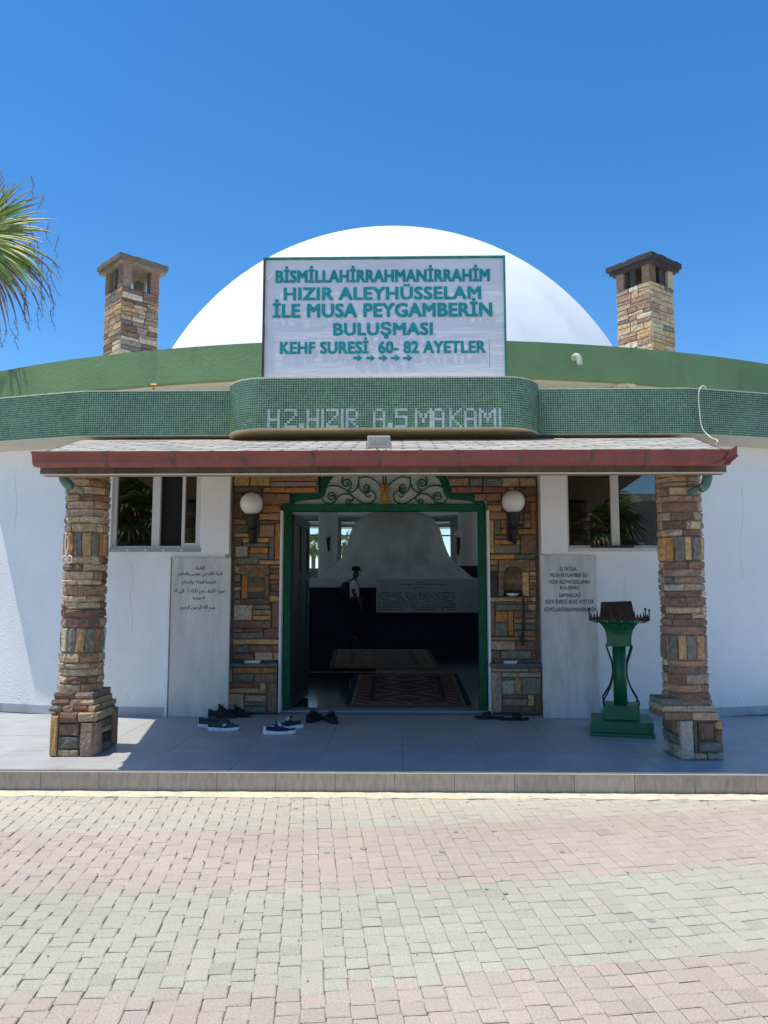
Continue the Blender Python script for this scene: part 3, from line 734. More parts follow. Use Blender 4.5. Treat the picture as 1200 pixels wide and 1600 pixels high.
RS = """0 40 158 110 g;162 35 312 110 t;318 35 455 110 t;0 115 210 165 r;215 115 270 150 o;272 115 455 195 p;28 168 160 235 b;40 238 160 266 p;40 268 163 328 y;360 198 455 240 o;357 245 410 330 p;412 245 455 475 o;165 152 355 325 p;
40 330 203 395 b;40 400 94 687 y;98 400 150 525 g;152 397 203 470 b;270 400 342 440 b;345 335 410 390 p;345 393 410 465 b;270 442 343 470 p;152 472 203 525 o;268 475 455 525 o;98 528 205 562 p;96 568 318 612 o;270 528 318 565 p;322 528 455 690 p;96 615 318 687 g;206 328 268 565 p;270 328 342 398 b;
45 692 270 740 o;272 695 455 738 g;45 745 130 790 o;45 793 130 842 p;397 745 455 842 b;45 845 128 1060 d;132 842 178 1060 p;342 848 397 1058 y;402 845 455 880 t;402 883 455 910 b;402 913 455 940 t;402 943 455 965 b;402 968 455 995 b;402 998 455 1060 b;
45 1065 380 1105 t;383 1062 410 1104 o;412 1062 455 1104 t;50 1108 100 1400 p;103 1125 385 1182 g;388 1125 455 1180 t;103 1107 455 1123 b;105 1185 212 1282 o;215 1185 262 1400 o;265 1183 455 1245 p;105 1285 212 1400 g;265 1248 455 1290 b;265 1293 455 1345 g;265 1348 455 1402 p;
60 1405 325 1440 b;328 1405 455 1440 b;60 1443 275 1522 t;278 1443 455 1522 p;60 1525 150 1595 p;153 1525 415 1595 g;418 1525 455 1595 p"""
for it in RS.replace('\n', '').split(';'):
    a, b, c, d, k = it.split(); facestone(Z(int(a), int(b), int(c), int(d), 5.516, 755, 740), k, YF)
for r_, k in (((702, 747, 733, 759), 'b'), ((734, 747, 754, 759), 'g'), ((707, 760.5, 754, 769.5), 'r'), ((742, 771, 760, 782), 'b')): facestone(r_, k, YF)
# arched niches
def niche(spec, back_keys, col_arch):
    xl, xr, yt, ysp, yb, ox0, ox1, oy0, s, ox, oy = spec
    q = lambda x, y, Y=YF - .028: at(ox + x / s, oy + y / s, Y)
    xm = (xl + xr) / 2; rr = (xr - xl) / 2
    for side in (-1, 1):
        pts = [(xm, oy0), (xm, yt)]
        for i in range(1, 7):
            t = i / 6 * math.pi / 2; pts.append((xm + side * rr * math.sin(t), ysp - (ysp - yt) * math.cos(t)))
        ex = ox0 if side < 0 else ox1
        pts += [(ex, ysp), (ex, oy0)]
        pts = [(p[0] + side * (-1 if abs(p[0] - ex) < 1 else (1 if abs(p[0] - xm) < 1 else 0)), p[1]) for p in pts]
        P3 = [q(x, y) for x, y in pts]
        mb = MB(); f0 = lambda p: (p.x, YF - .049, p.z); f1 = lambda p: (p.x, YF + .08, p.z)
        mb.prism(P3, f0, f1); mb.build('stone', M_stone, facing, fixn=True, color=pal(col_arch))
    # back wall of niche, its stones and floor: sits proud of the backing but deeper than the face stones
    a = q(xl - 2, yb); b = q(xr + 2, yt - 4)
    zs = [a.z + (b.z - a.z) * f for f in (0, .23, .42, .56, .72, 1.0)]
    for k, (z0, z1) in zip(back_keys, zip(zs[:-1], zs[1:])):
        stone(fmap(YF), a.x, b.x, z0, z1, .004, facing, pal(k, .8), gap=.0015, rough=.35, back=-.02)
    MB().box(a.x, b.x, YF - .052, YF - .004, a.z - .012, a.z).build('niche_floor', M_slate, facing)
niche((148, 292, 818, 868, 1082, 88, 335, 790, 5.518, 360, 740), ['g', 'y', 'o', 'g', 'y'], 'b')
niche((180, 338, 797, 845, 1060, 133, 395, 745, 5.516, 755, 740), ['d', 'p', 'b', 'b', 'p'], 'b')
# projecting lower ledges with slate tops
YL = 7.885
LL = "55 735 92 825 y;95 732 368 768 o;95 770 225 822 g;228 772 368 824 p;55 828 260 860 r;55 863 260 893 y;263 828 305 893 y;52 898 162 1014 t;165 896 305 906 p;168 908 302 946 t;168 949 302 974 g;165 977 305 1014 g;309 828 370 1014 p"
RL = "725 790 970 812 t;975 790 1055 812 b;725 815 788 1088 c;792 818 1052 849 t;792 852 873 868 g;792 870 875 965 w;878 852 920 965 y;925 852 1054 965 g;792 968 960 992 p;792 995 962 1042 c;965 968 1006 1042 y;1010 968 1054 1090 p;792 1045 1007 1088 p"
for txt, s, ox, oy, x0, x1 in ((LL, 4, 340, 860, 353.5, 432.5), (RL, 4.286, 600, 860, 768, 847)):
    a = at(x0, 1080, YL).x; b = at(x1, 1080, YL).x; zt = at(400, 1042, YL - .02).z
    ln = MB().box(a + .004, b - .004, YL, YF - .001, .002, zt).build('ledge', M_mortar, bld)
    for it in txt.split(';'):
        r5 = it.split(); facestone(Z(*[int(v) for v in r5[:4]], s, ox, oy), r5[4], YL, .022, ln)
    mb = MB(); mb.box(a - .012, b + .006, YL - .045, YF - .002, zt + .001, zt + .038)
    mb.build('shelf_slab', M_slate, ln, bevel=.006)
# ================================================================== DOOR FRAME
YD = 8.05
frame_px = [(447, 1110), (447, 1000), (447, 900), (447, 802), (449, 790), (455, 781), (464, 776.5), (480, 775), (496, 774.5), (502, 770), (505, 757), (511, 746), (522, 735), (545, 724), (575, 717), (601, 715)]
full = frame_px + [(1202 - x, y) for x, y in frame_px[-2::-1]]
def ribbon(mb, pts, wid, y0, y1):
    P = [Vector((p.x, 0, p.z)) for p in pts]; L0 = []; L1 = []
    for i, p in enumerate(P):
        t = (P[min(i + 1, len(P) - 1)] - P[max(i - 1, 0)]).normalized(); nrm = Vector((-t.z, 0, t.x)) * wid / 2
        L0.append(p + nrm); L1.append(p - nrm)
    for i in range(len(P) - 1):
        a, b, c, d = L0[i], L1[i], L1[i + 1], L0[i + 1]
        mb.hull8([(a.x, y0, a.z), (b.x, y0, b.z), (c.x, y0, c.z), (d.x, y0, d.z)], [(a.x, y1, a.z), (b.x, y1, b.z), (c.x, y1, c.z), (d.x, y1, d.z)])
mb = MB(); ribbon(mb, [at(x, y, YD) for x, y in full], .078, YD - .02, YD + .09)
dfr = mb.build('door_frame', M_green, bld, fixn=True)
mb = MB(); ribbon(mb, [at(x, y, YD) for x, y in full], .028, YD - .034, YD - .0205); mb.build('frame_bead', M_green, dfr, fixn=True)
zl0 = at(600, 798.5, YD).z; zl1 = at(600, 788, YD).z
MB().box(at(453, 790, YD).x, at(749, 790, YD).x, YD - .03, YD + .1, zl0, zl1).build('lintel', M_green, dfr, bevel=.008)
for px in (453.5, 748.5):
    MB().box(at(px, 790, YD).x - .012, at(px, 790, YD).x + .012, YD + .02, YD + .10, 0, zl0 - .001).build('jamb', M_green, dfr)
# corrugated sheet
YP = YD + .05
def sheet_row(z): 
    zz = [(at(600, py, YP).z, px) for py, px in ((800, 452), (790, 452), (783, 455), (777, 462), (775, 480), (774.5, 500), (765, 503), (755, 506), (745, 512), (733, 527), (722, 560), (716, 590))]
    zz.sort()
    for (a, pa), (b, pb) in zip(zz[:-1], zz[1:]):
        if a <= z <= b: return pa + (pb - pa) * (z - a) / max(b - a, 1e-6)
    return zz[0][1] if z < zz[0][0] else zz[-1][1]
mb = MB(); za, zb = zl1 - .01, at(600, 717, YP).z; N = 120
rows = []
for i in range(N + 1):
    z = za + (zb - za) * i / N; px = sheet_row(z); rows.append((at(px, 770, YP).x, at(1202 - px, 770, YP).x, YP + .006 * math.sin(i * 1.55), z))
vs = []
for a, b, y, z in rows: vs += [(a, y, z), (b, y, z)]
mb.add(vs, [(2 * i, 2 * i + 1, 2 * i + 3, 2 * i + 2) for i in range(N)]); mb.build('corrugated_panel', M_poly, dfr, smooth=True)
SC = [[(305, 128), (318, 118), (327, 128), (318, 143), (298, 142), (290, 122), (310, 104), (332, 120), (330, 150), (300, 168), (265, 150), (252, 105), (290, 72), (340, 68), (395, 95), (440, 135), (500, 168), (545, 150), (553, 115), (530, 96), (502, 105), (502, 125), (518, 130), (522, 118)],
      [(392, 58), (402, 50), (408, 62), (392, 70), (375, 58), (380, 38), (405, 33), (420, 55), (412, 85), (392, 98)],
      [(374, 65), (368, 40), (378, 5), (384, -30)],
      [(500, 85), (512, 78), (515, 92), (498, 100), (488, 82), (500, 62), (520, 72), (518, 100), (500, 110), (475, 95), (460, 60), (462, 20), (470, -30)],
      [(403, 155), (412, 150), (415, 162), (400, 168), (390, 155), (400, 143), (425, 150), (430, 130), (400, 112), (360, 118), (330, 150)],
      [(462, 40), (450, 80), (425, 102), (395, 98)], [(466, 25), (510, 18), (560, 45), (592, 85)]]
for side in (0, 1):
    mb = MB()
    for c in SC:
        pts = [((1206 - x) if side else x, y) for x, y in c]
        mb.tube([v for v in smoothpath([at(430 + x / 3.53, 740 + y / 3.53, YD + .0) for x, y in pts], 4)], .0085, 6)
    mb.build('scrollwork', M_green, dfr, smooth=True)
mb = MB()
for x in (596, 610): mb.tube([at(430 + x / 3.53, 740 + 60 / 3.53, YD), at(430 + x / 3.53, 700, YD)], .008, 6)
mb.build('scroll_bar', M_green, dfr)
mb = MB()
for y in (70, 90, 110, 130, 150):
    for sd in (-1, 1):
        sz_ = 26 if y in (90, 130, 150) else 17
        pts = [(605, y + 12), (605 + sd * sz_ * .7, y + 12), (605 + sd * sz_, y), (605 + sd * sz_ * .7, y - 9), (605 + sd * sz_ * .4, y - 2), (605 + sd * sz_ * .6, y + 3)]
        mb.tube(smoothpath([at(430 + a / 3.53, 740 + b / 3.53, YD - .02) for a, b in pts], 3), [.012] + [.010] * 14 + [.006], 6)
mb.tube([at(601.4, 741 + 15, YD - .02), at(601.4, 788, YD - .02)], [.012, .018], 8)
mb.build('gilded_ornament', M_gold, dfr, smooth=True)
# open door leaves (left one visible, right one folded back)
def leaf(x0, ang, s):
    L_ = 1.0; h = zl0 - .02
    dx_, dy_ = math.cos(ang), math.sin(ang); nx, ny = -dy_, dx_
    mb = MB()
    def bx(u0, u1, z0, z1, t0, t1):
        P = [(x0 + dx_ * u + nx * t, YD + .10 + dy_ * u + ny * t) for u, t in ((u0, t0), (u1, t0), (u1, t1), (u0, t1))]
        mb.hull8([(*p, z0) for p in P], [(*p, z1) for p in P])
    bx(0, L_, .02, h, -.018, .018)
    o = None
    lf = mb.build('door_leaf', M_dgreen, bld, fixn=True)
    mb = MB()
    for sd in (-1, 1):
        t0, t1 = (sd * .0185, sd * .032); t0, t1 = min(t0, t1), max(t0, t1)
        for a, b in ((0, .1), (.9, 1.0), (.45, .55)): bx(a, b, .02, h, t0, t1)
        for a, b in ((.02, .12), (.75, .83), (1.35, 1.43), (h - .1, h)): bx(.1, .45, a, b, t0, t1); bx(.55, .9, a, b, t0, t1)
    mb.build('door_rails', M_dgreen, lf, fixn=True)
    mb = MB(); c = (x0 + dx_ * .93 + nx * .06, YD + .1 + dy_ * .93 + ny * .06, 1.02); mb.tube([(c[0], c[1], c[2] - .06), (c[0], c[1], c[2] + .06)], .01, 6); mb.build('handle', M_alu, lf)
leaf(at(452, 900, YD).x - .0, rad(87), 1); leaf(at(750, 900, YD).x + .02, rad(62), -1)
MB().box(DX0 - .02, DX1 + .02, 7.99, YD + .16, -.004, .012).build('threshold', M_sill, bld)

# ================================================================== CHIMNEYS
def chimney(cx, cy, half, ang, z0, z1, cap, hx, seed, label):
    R.seed(seed)
    ca, sa = math.cos(ang), math.sin(ang)
    def W_(x, y): return (cx + ca * x - sa * y, cy + sa * x + ca * y)
    core = MB(); zo0, zo1 = (z1 - .37, z1 - .03) if cap == 'pale' else (z1 - .30, z1 - .04)
    def cb(x0, x1, y0, y1, za, zb):
        P = [W_(x0, y0), W_(x1, y0), W_(x1, y1), W_(x0, y1)]
        core.hull8([(*p, za) for p in P], [(*p, zb) for p in P])
    h = half - .03; pt = .11
    cb(-h, h, -h, h, z0, zo0)
    for sx in (-1, 1):
        for sy in (-1, 1):
            cb(min(sx * h, sx * (h - pt)), max(sx * h, sx * (h - pt)), min(sy * h, sy * (h - pt)), max(sy * h, sy * (h - pt)), zo0, zo1 + .03)
    ch = core.build('chimney', M_mortar, bld); ch['label'] = label
    for k in range(4):
        ka = ang + k * math.pi / 2; kc, ks = math.cos(ka), math.sin(ka)
        def mp(u, v, w_, kc=kc, ks=ks):
            x = u; y = -h - w_; return (cx + kc * x - ks * y, cy + ks * x + kc * y, v)
        rects = []; e = h + .024
        split((-e, e, z0, zo0), rects, .115, .34)
        for (a, b, c, d) in rects:
            wth = b - a; key = R.choice('kyktttkgctpby' if cap != 'pale' else 'tttkkcggybpcb')
            if d - c > .12 and wth < .14: key = R.choice('gkrpc')
            stone(mp, a, b, c, d, .03, ch, pal(key, 1.25), gap=.004)
        for sx in (-1, 1):
            a, b = (-e, -e + pt + .03) if sx < 0 else (e - pt - .03, e)
            stone(mp, a, b, zo0 + .001, zo1 + .02, .03, ch, pal(R.choice('pckb')), gap=.003)
        if cap == 'pale': 
            if k % 2 == 1: stone(mp, -.05, .03, zo0, zo1 + .02, .02, ch, pal('g'), gap=.003)
        else: stone(mp, -.06, .06, zo0, zo1 + .02, .02, ch, pal(R.choice('gd')), gap=.003)
    # cap of rough slabs, jutting out
    dcap = M_slate if cap == 'dark' else M_stone
    kcol = (.05, .042, .04) if cap == 'dark' else (.30, .23, .15)
    o_ = half + hx
    for j, (oo, za, zb) in enumerate(((o_ * .93, zo1 + .0, zo1 + .055), (o_, zo1 + .056, zo1 + .13), (o_ * .62, zo1 + .131, zo1 + .20))):
        def fn(a, b, o2=oo, top_=None): pass
        n = 10; mb = MB(); ring = []
        for side in range(4):
            for i in range(n):
                t = i / n * 2 - 1
                x, y = [(t, -1), (1, t), (-t, 1), (-1, -t)][side]
                jit = 1 + R.uniform(-.03, .015); ring.append(W_(x * oo * jit, y * oo * jit))
        m_ = len(ring)
        mb.add([(*p, za + R.uniform(-.006, .002)) for p in ring] + [(*p, zb + R.uniform(-.012, .006)) for p in ring],
               [tuple(range(m_))[::-1], tuple(range(m_, 2 * m_))] + [(i, (i + 1) % m_, m_ + (i + 1) % m_, m_ + i) for i in range(m_)])
        o = mb.build('cap_slab', M_stone, ch, color=tuple(c * (1, .7, .85)[j] for c in kcol) if cap == 'pale' else kcol)
YC = 11.4
a = at(203, 560, YC); 
chimney(a.x, YC, .30, rad(45), 3.9, at(203, 427, YC).z, 'pale', .10, 11, 'stone chimney with pale slab cap at the left end of the roof')
b = at(1011, 560, YC)
chimney(b.x, YC, .30, rad(38), 3.9, at(1011, 425, YC).z, 'dark', .10, 23, 'stone chimney with soot black slab cap at the right end of the roof')
R.seed(99)

# ================================================================== PILLARS
def pillar(cx, cy, rs, base, label, courses, ztop, tiers, block, seed, side_keys):
    R.seed(seed)
    t = thing('stone_pillar', label, 'pillar', (cx, cy, 0), 'stone pillars holding up the porch roof')
    zsh = courses[-1][1]
    MB().lathe([(rs - .009, zsh - .05), (rs - .009, ztop)], cx, cy, 20).build('core', M_mortar, t)
    yfr = cy - rs
    for (py0, py1, items, xl, xr) in [(c[2], c[3], c[4], c[5], c[6]) for c in courses]:
        z1 = at(600, py0, yfr).z; z0 = at(600, py1, yfr).z
        segs = []
        for (x0, x1, k) in items:
            f0 = max(-.999, min(.999, 2 * (x0 - xl) / (xr - xl) - 1)); f1 = max(-.999, min(.999, 2 * (x1 - xl) / (xr - xl) - 1))
            a0 = math.asin(f0) if f0 > -.97 else -1.25; a1 = math.asin(f1) if f1 < .97 else 1.25
            segs.append([a0, a1, k])
        segs.sort()
        for i in range(len(segs) - 1): m_ = (segs[i][1] + segs[i + 1][0]) / 2; segs[i][1] = segs[i + 1][0] = m_
        a = segs[-1][1]; strip = (z1 - z0) > .1
        end = segs[0][0] + 2 * math.pi; keys = [s[2] for s in segs]; i = 0
        while a < end - .05:
            st_ = (.36 if strip else R.uniform(.6, 1.2)); b = min(a + st_, end)
            if end - b < .25: b = end
            segs.append([a, b, keys[i % len(keys)] if strip else R.choice('tbptc')]); a = b; i += 1
        for a0, a1, k in segs:
            rr = rs - .012
            mp = lambda u, v, w_: (cx + (rr + w_) * math.sin(u / rr), cy - (rr + w_) * math.cos(u / rr), v)
            stone(mp, a0 * rr, a1 * rr, z0, z1, .014 + R.uniform(-.003, .007), t, pal(k, 1.12), gap=.0017, rough=1.4, back=-.005)
    # base: stepped tiers then block
    (bx0, bx1, by0, by1, bz) = block
    core = MB(); core.box(bx0 + .02, bx1 - .02, by0 + .02, by1 - .02, 0, bz)
    for (x0, x1, y0, y1, z0, z1, keys) in tiers: core.box(x0 + .02, x1 - .02, y0 + .02, y1 - .02, z0, z1)
    core.build('base_core', M_mortar, t)
    def boxface(x0, x1, y0, y1, k):
        if k == 0: return (x0, x1, lambda u, v, w_: (u, y0 + .02 - w_, v))
        if k == 1: return (y0, y1, lambda u, v, w_: (x1 - .02 + w_, u, v))
        if k == 2: return (x0, x1, lambda u, v, w_: (x0 + x1 - u, y1 - .02 + w_, v))
        return (y0, y1, lambda u, v, w_: (x0 + .02 - w_, y0 + y1 - u, v))
    for (x0, x1, y0, y1, z0, z1, keys) in tiers:
        # each tier is a ring of slabs that lie on top of the one below
        n = len(keys)
        cut = [x0 + (x1 - x0) * q for q in ([0] + [(i + 1) / n + R.uniform(-.08, .08) for i in range(n - 1)] + [1])]
        for i, k in enumerate(keys):
            a, b = cut[i] + (.002 if i else 0), cut[i + 1] - (.002 if i < n - 1 else 0)
            mb = MB(); NV = 3
            P = []
            for zz, ins in ((z0 + .002, .004), ((z0 + z1) / 2, 0), (z1 - .002, .006)):
                ring = []
                for (px_, py_, qx, qy) in ((a, y0, b, y0), (b, y0, b, y1), (b, y1, a, y1), (a, y1, a, y0)):
                    for q in (0, .33, .66):
                        ring.append((px_ + (qx - px_) * q + R.uniform(-.005, .005) + (ins if px_ == a and q == 0 else 0), py_ + (qy - py_) * q + R.uniform(-.006, .006) + ins, zz + R.uniform(-.0015, .0015)))
                P.append(ring)
            vs = P[0] + P[1] + P[2]; m_ = 12
            mb.add(vs, [tuple(range(m_))[::-1], tuple(range(2 * m_, 3 * m_))] + [(j * m_ + i_, j * m_ + (i_ + 1) % m_, (j + 1) * m_ + (i_ + 1) % m_, (j + 1) * m_ + i_) for j in (0, 1) for i_ in range(m_)])
            mb.build('stone', M_stone, t, color=pal(k))
    for k in range(4):
        u0, u1, mp = boxface(bx0, bx1, by0, by1, k)
        if k == 0: rects = [(u0 + (u1 - u0) * a, u0 + (u1 - u0) * b, bz * c, bz * d, key, w_) for a, b, c, d, key, w_ in base]
        elif k in side_keys: rects = [(u0 + (u1 - u0) * a, u0 + (u1 - u0) * b, bz * c, bz * d, key, w_) for a, b, c, d, key, w_ in side_keys[k]]
        else:
            rr_ = []; split((u0, u1, 0.002, bz), rr_, .09, .22); rects = [(*r4, R.choice('tbgpck'), .02) for r4 in rr_]
        for a, b, c, d, key, w_ in rects: stone(mp, a, b, max(c, .002), d, w_ + .004, t, pal(key), gap=.0025, rough=1.1)
    return t
def crs(txt, s, ox, oy):
    out = []
    for line in txt.strip().split('\n'):
        h, rest = line.split(':'); y0, y1 = map(float, h.split()); items = []
        for it in rest.split(','):
            a, b, k = it.split(); items.append((ox + float(a) / s, ox + float(b) / s, k))
        xl = min(i[0] for i in items); xr = max(i[1] for i in items)
        out.append((0, 0, oy + y0 / s, oy + y1 / s, items, xl, xr))
    return out
LU = crs("""-110 -4:190 500 b,502 810 c
-2 60:190 600 b,610 820 b
65 178:200 640 t,650 810 b
180 300:200 280 t,285 430 b,440 795 t
303 410:185 480 t,485 790 p
413 528:170 262 p,266 665 t,672 788 t
531 652:163 197 c,200 790 c
655 762:150 205 p,208 480 t,484 788 t
765 903:145 345 c,350 712 t,718 800 t
908 1278:120 160 y,163 238 g,243 365 o,370 520 g,528 648 y,655 745 g,750 800 o
1283 1403:120 750 t,755 792 c
1407 1512:120 525 p,530 778 t""", 10, 90, 740)
LD = crs("""106 150:205 243 t,247 392 t,395 427 b
152 180:202 310 t,313 420 t
182 235:198 248 c,250 422 b
237 268:198 360 t,362 420 t
270 305:195 235 b,238 415 t
307 350:195 240 r,242 413 p
352 405:192 245 c,250 412 p
408 535:190 215 g,218 256 k,259 302 g,305 346 y,348 386 g,388 406 o
538 588:188 322 t,325 402 b
590 621:188 245 t,250 366 t,368 399 b
623 661:187 398 t
663 700:187 258 t,260 355 p,357 397 b
702 748:190 328 t,330 398 b""", 3.333, 40, 860)
RU = crs("""270 313:682 760 t,762 868 b
315 337:682 780 t,782 868 c
339 362:684 785 c,788 872 b
364 400:686 712 b,715 810 t,812 877 c
402 432:688 818 c,820 878 b
434 478:690 842 p,845 882 w
480 519:690 720 t,722 820 p,823 885 c
521 560:691 785 p,787 802 t,805 870 t,872 888 c
562 595:691 765 t,768 862 p,865 888 t
597 708:692 704 y,706 732 o,734 774 g,777 808 y,812 852 g,855 890 y
710 745:694 790 p,793 892 b
747 780:695 795 c,798 860 b,862 893 w""", 3, 800, 640)
RDn = crs("""96 135:706 885 c,887 926 w
137 172:707 745 g,748 926 b
174 210:708 790 w,793 928 t
212 240:710 885 p,887 929 k
242 290:712 800 p,802 931 p
292 328:714 880 t,883 931 t
330 354:716 750 p,753 832 p,836 932 t
356 392:717 744 c,747 933 p
394 438:718 895 b,898 934 p
440 568:722 731 t,733 763 g,766 800 y,804 850 g,856 893 y,897 930 g
571 603:726 934 b
605 639:726 935 p
641 694:727 798 p,801 937 c
696 738:734 880 b,883 938 b
740 782:734 938 p""", 3.333, 820, 860)
# left pillar
YLc = 6.10; YRc = 6.02
xl_ = at(129.5, 1000, YLc).x; xr_ = at(1068.5, 1000, YRc).x
zb_ = lambda py, y: at(600, py, y).z
bx0, bx1 = atz(72, 1183, 0).x + .015, atz(155, 1182, 0).x - .045
fy = 5.86; cyL = YLc
bzL = zb_(860 + 850 / 3.333, fy)
TL = []
for (y0, y1, x0, x1, keys) in ((815, 850, 125, 361, 'gcrt'), (782, 815, 133, 352, 'pt'), (745, 782, 147, 348, 'pc')):
    yy = fy + .02 + (.0 if y0 == 815 else .02 if y0 == 782 else .035)
    TL.append((at(40 + x0 / 3.333, 1090, yy).x, at(40 + x1 / 3.333, 1090, yy).x, yy, YLc + (YLc - yy), zb_(860 + y1 / 3.333, yy) if y0 != 815 else bzL + .001, zb_(860 + y0 / 3.333, yy), keys))
for i in range(1, 3): TL[i] = TL[i][:4] + (TL[i - 1][5] + .0005,) + TL[i][5:]
baseL = [(0, .175, 0, .93, 'y', .035), (.18, .66, .47, .76, 'p', .022), (.18, .66, .17, .455, 'g', .024), (.18, .66, 0, .16, 't', .026), (.665, .705, .17, .76, 't', .015), (.71, 1, 0, .78, 'c', .034), (.19, .62, .77, 1, 'p', .026), (.63, 1, .79, 1, 't', .03)]
sideL = {1: [(0, .28, 0, .78, 'c', .03), (.29, .78, 0, .2, 'g', .02), (.29, .78, .2, .42, 'd', .02), (.29, .78, .43, .58, 't', .02), (.29, .78, .59, .78, 'p', .02), (.79, 1, 0, .95, 'b', .035), (0, .78, .79, 1, 't', .03)]}
pillar(xl_, YLc, .158, baseL, 'stone pillar at the left end of the porch, its base in full sun', LU + LD, 2.30, TL, (bx0, bx1, fy, 2 * YLc - fy - .04, bzL), 5, sideL) if False else None
def mkp(cx, cy, rs, courses, ztop, base, side, tiers, block, label, seed):
    zb = at(600, courses[-1][3], cy - rs).z
    cs = [(zb, zb) + c[2:] for c in courses]
    return pillar(cx, cy, rs, base, label, cs, ztop, tiers, block, seed, side)
mkp(xl_, YLc, .158, LU + LD, 2.30, baseL, sideL, TL, (bx0, bx1, fy, 2 * YLc - fy - .04, bzL), 'stone pillar at the left end of the porch, its base in full sun', 5)
rb0, rb1 = atz(1067, 1188, 0).x - .01, atz(1129, 1187, 0).x + .0
fyR = 5.83; bzR = zb_(860 + 880 / 3.333, fyR)
TR = []
for (y0, y1, x0, x1, keys) in ((812, 880, 728, 1008, 'bt'), (782, 812, 716, 990, 'tt'), (755, 782, 712, 975, 'gg')):
    yy = fyR + (.005 if y0 == 812 else .03 if y0 == 782 else .05)
    TR.append((at(820 + x0 / 3.333, 1100, yy).x, at(820 + x1 / 3.333, 1100, yy).x, yy, 2 * YRc - yy, bzR, zb_(860 + y0 / 3.333, yy), keys))
TR[0] = TR[0][:5] + (bzR + .055,) + TR[0][6:]
for i in range(1, 3): TR[i] = TR[i][:4] + (TR[i - 1][5] + .0005, TR[i - 1][5] + .045) + TR[i][6:]
baseR = [(0, .30, 0, 1, 'w', .036), (.31, .42, .18, .98, 'g', .02), (.43, .80, .50, .96, 'p', .03), (.81, 1, .78, .97, 'y', .026), (.81, 1, .48, .77, 'p', .026), (.43, 1, .20, .48, 'g', .028), (.31, .62, .0, .18, 't', .026), (.63, 1, 0, .19, 'w', .026)]
sideR = {3: [(0, .3, 0, .34, 'w', .022), (.0, .5, .35, .6, 'g', .022), (.31, .62, 0, .34, 'c', .022), (.0, .62, .61, 1, 'p', .024), (.52, .99, .35, .6, 'g', .02), (.63, 1, .61, 1, 'b', .026), (.63, 1, 0, .34, 'w', .02)]}
mkp(xr_, YRc, .158, RU + RDn, 2.30, baseR, sideR, TR, (rb0, rb1, fyR, 2 * YRc - fyR - .02, bzR), 'stone pillar at the right end of the porch beside the green metal stand', 6)
R.seed(1234)

# ================================================================== CANOPY
can = thing('porch_canopy', 'shingled lean-to porch roof with dark red gutter over the doorway', 'canopy', (0, 6.2, 2.1))
gz1 = at(600, 707.5, 5.4).z; SL = .246
def rz(Y): return gz1 + .006 + SL * (Y - 5.42)
def rxl(Y): return -2.46 - .27 * (Y - 5.4)
def rxr(Y): return 2.48 + .27 * (Y - 5.4)
mb = MB(); Y0, Y1 = 5.44, 7.34
mb.hull8([(rxl(Y0), Y0, rz(Y0) - .07), (rxr(Y0), Y0, rz(Y0) - .07), (rxr(Y1), Y1, rz(Y1) - .07), (rxl(Y1), Y1, rz(Y1) - .07)],
         [(rxl(Y0), Y0, rz(Y0) - .01), (rxr(Y0), Y0, rz(Y0) - .01), (rxr(Y1), Y1, rz(Y1) - .01), (rxl(Y1), Y1, rz(Y1) - .01)])
mb.build('roof_deck', [M_wood], can)
mb = MB(); mb.hull8([(rxl(Y0), Y0, rz(Y0) - .0095), (rxr(Y0), Y0, rz(Y0) - .0095), (rxr(Y1), Y1, rz(Y1) - .0095), (rxl(Y1), Y1, rz(Y1) - .0095)],
         [(rxl(Y0), Y0, rz(Y0)), (rxr(Y0), Y0, rz(Y0)), (rxr(Y1), Y1, rz(Y1)), (rxl(Y1), Y1, rz(Y1))]); mb.build('roof_felt', M_felt, can)
for Yb in (7.4,):
    MB().box(-2.9, 2.9, 7.345, 7.68, 2.60, 2.66).build('wall_plate', M_wood, can)
NR = 11; dY = (7.32 - 5.4) / NR
for r_ in range(NR):
    ya = 5.4 + r_ * dY; yb = ya + dY * 1.12; off = (r_ % 2) * .13
    x = -3.2 + off
    while x < 3.2:
        xa, xb = x, x + .26; x += .26
        if xb < rxl(ya) + .05 or xa > rxr(ya) - .05: continue
        xa = max(xa, rxl(ya) + .0); xb = min(xb, rxr(ya))
        if xb - xa < .05: continue
        g = .004; e = min(.05, (xb - xa) * .25); yc = ya + dY * .38
        pts = [(xa + e, ya), (xb - e, ya), (xb - g, yc), (xb - g, yb), (xa + g, yb), (xa + g, yc)]
        lift = R.uniform(.0015, .003)
        mb = MB()
        mb.prism(pts, lambda p: (p[0], p[1], rz(p[1]) + .0015 + .0015 * (1 - (p[1] - ya) / dY)), lambda p: (p[0], p[1], rz(p[1]) + .0015 + lift + .0015 * (1 - (p[1] - ya) / dY)))
        v = R.uniform(.72, 1.12); mb.build('shingle', M_shingle, can, color=(.46 * v, .415 * v, .36 * v))
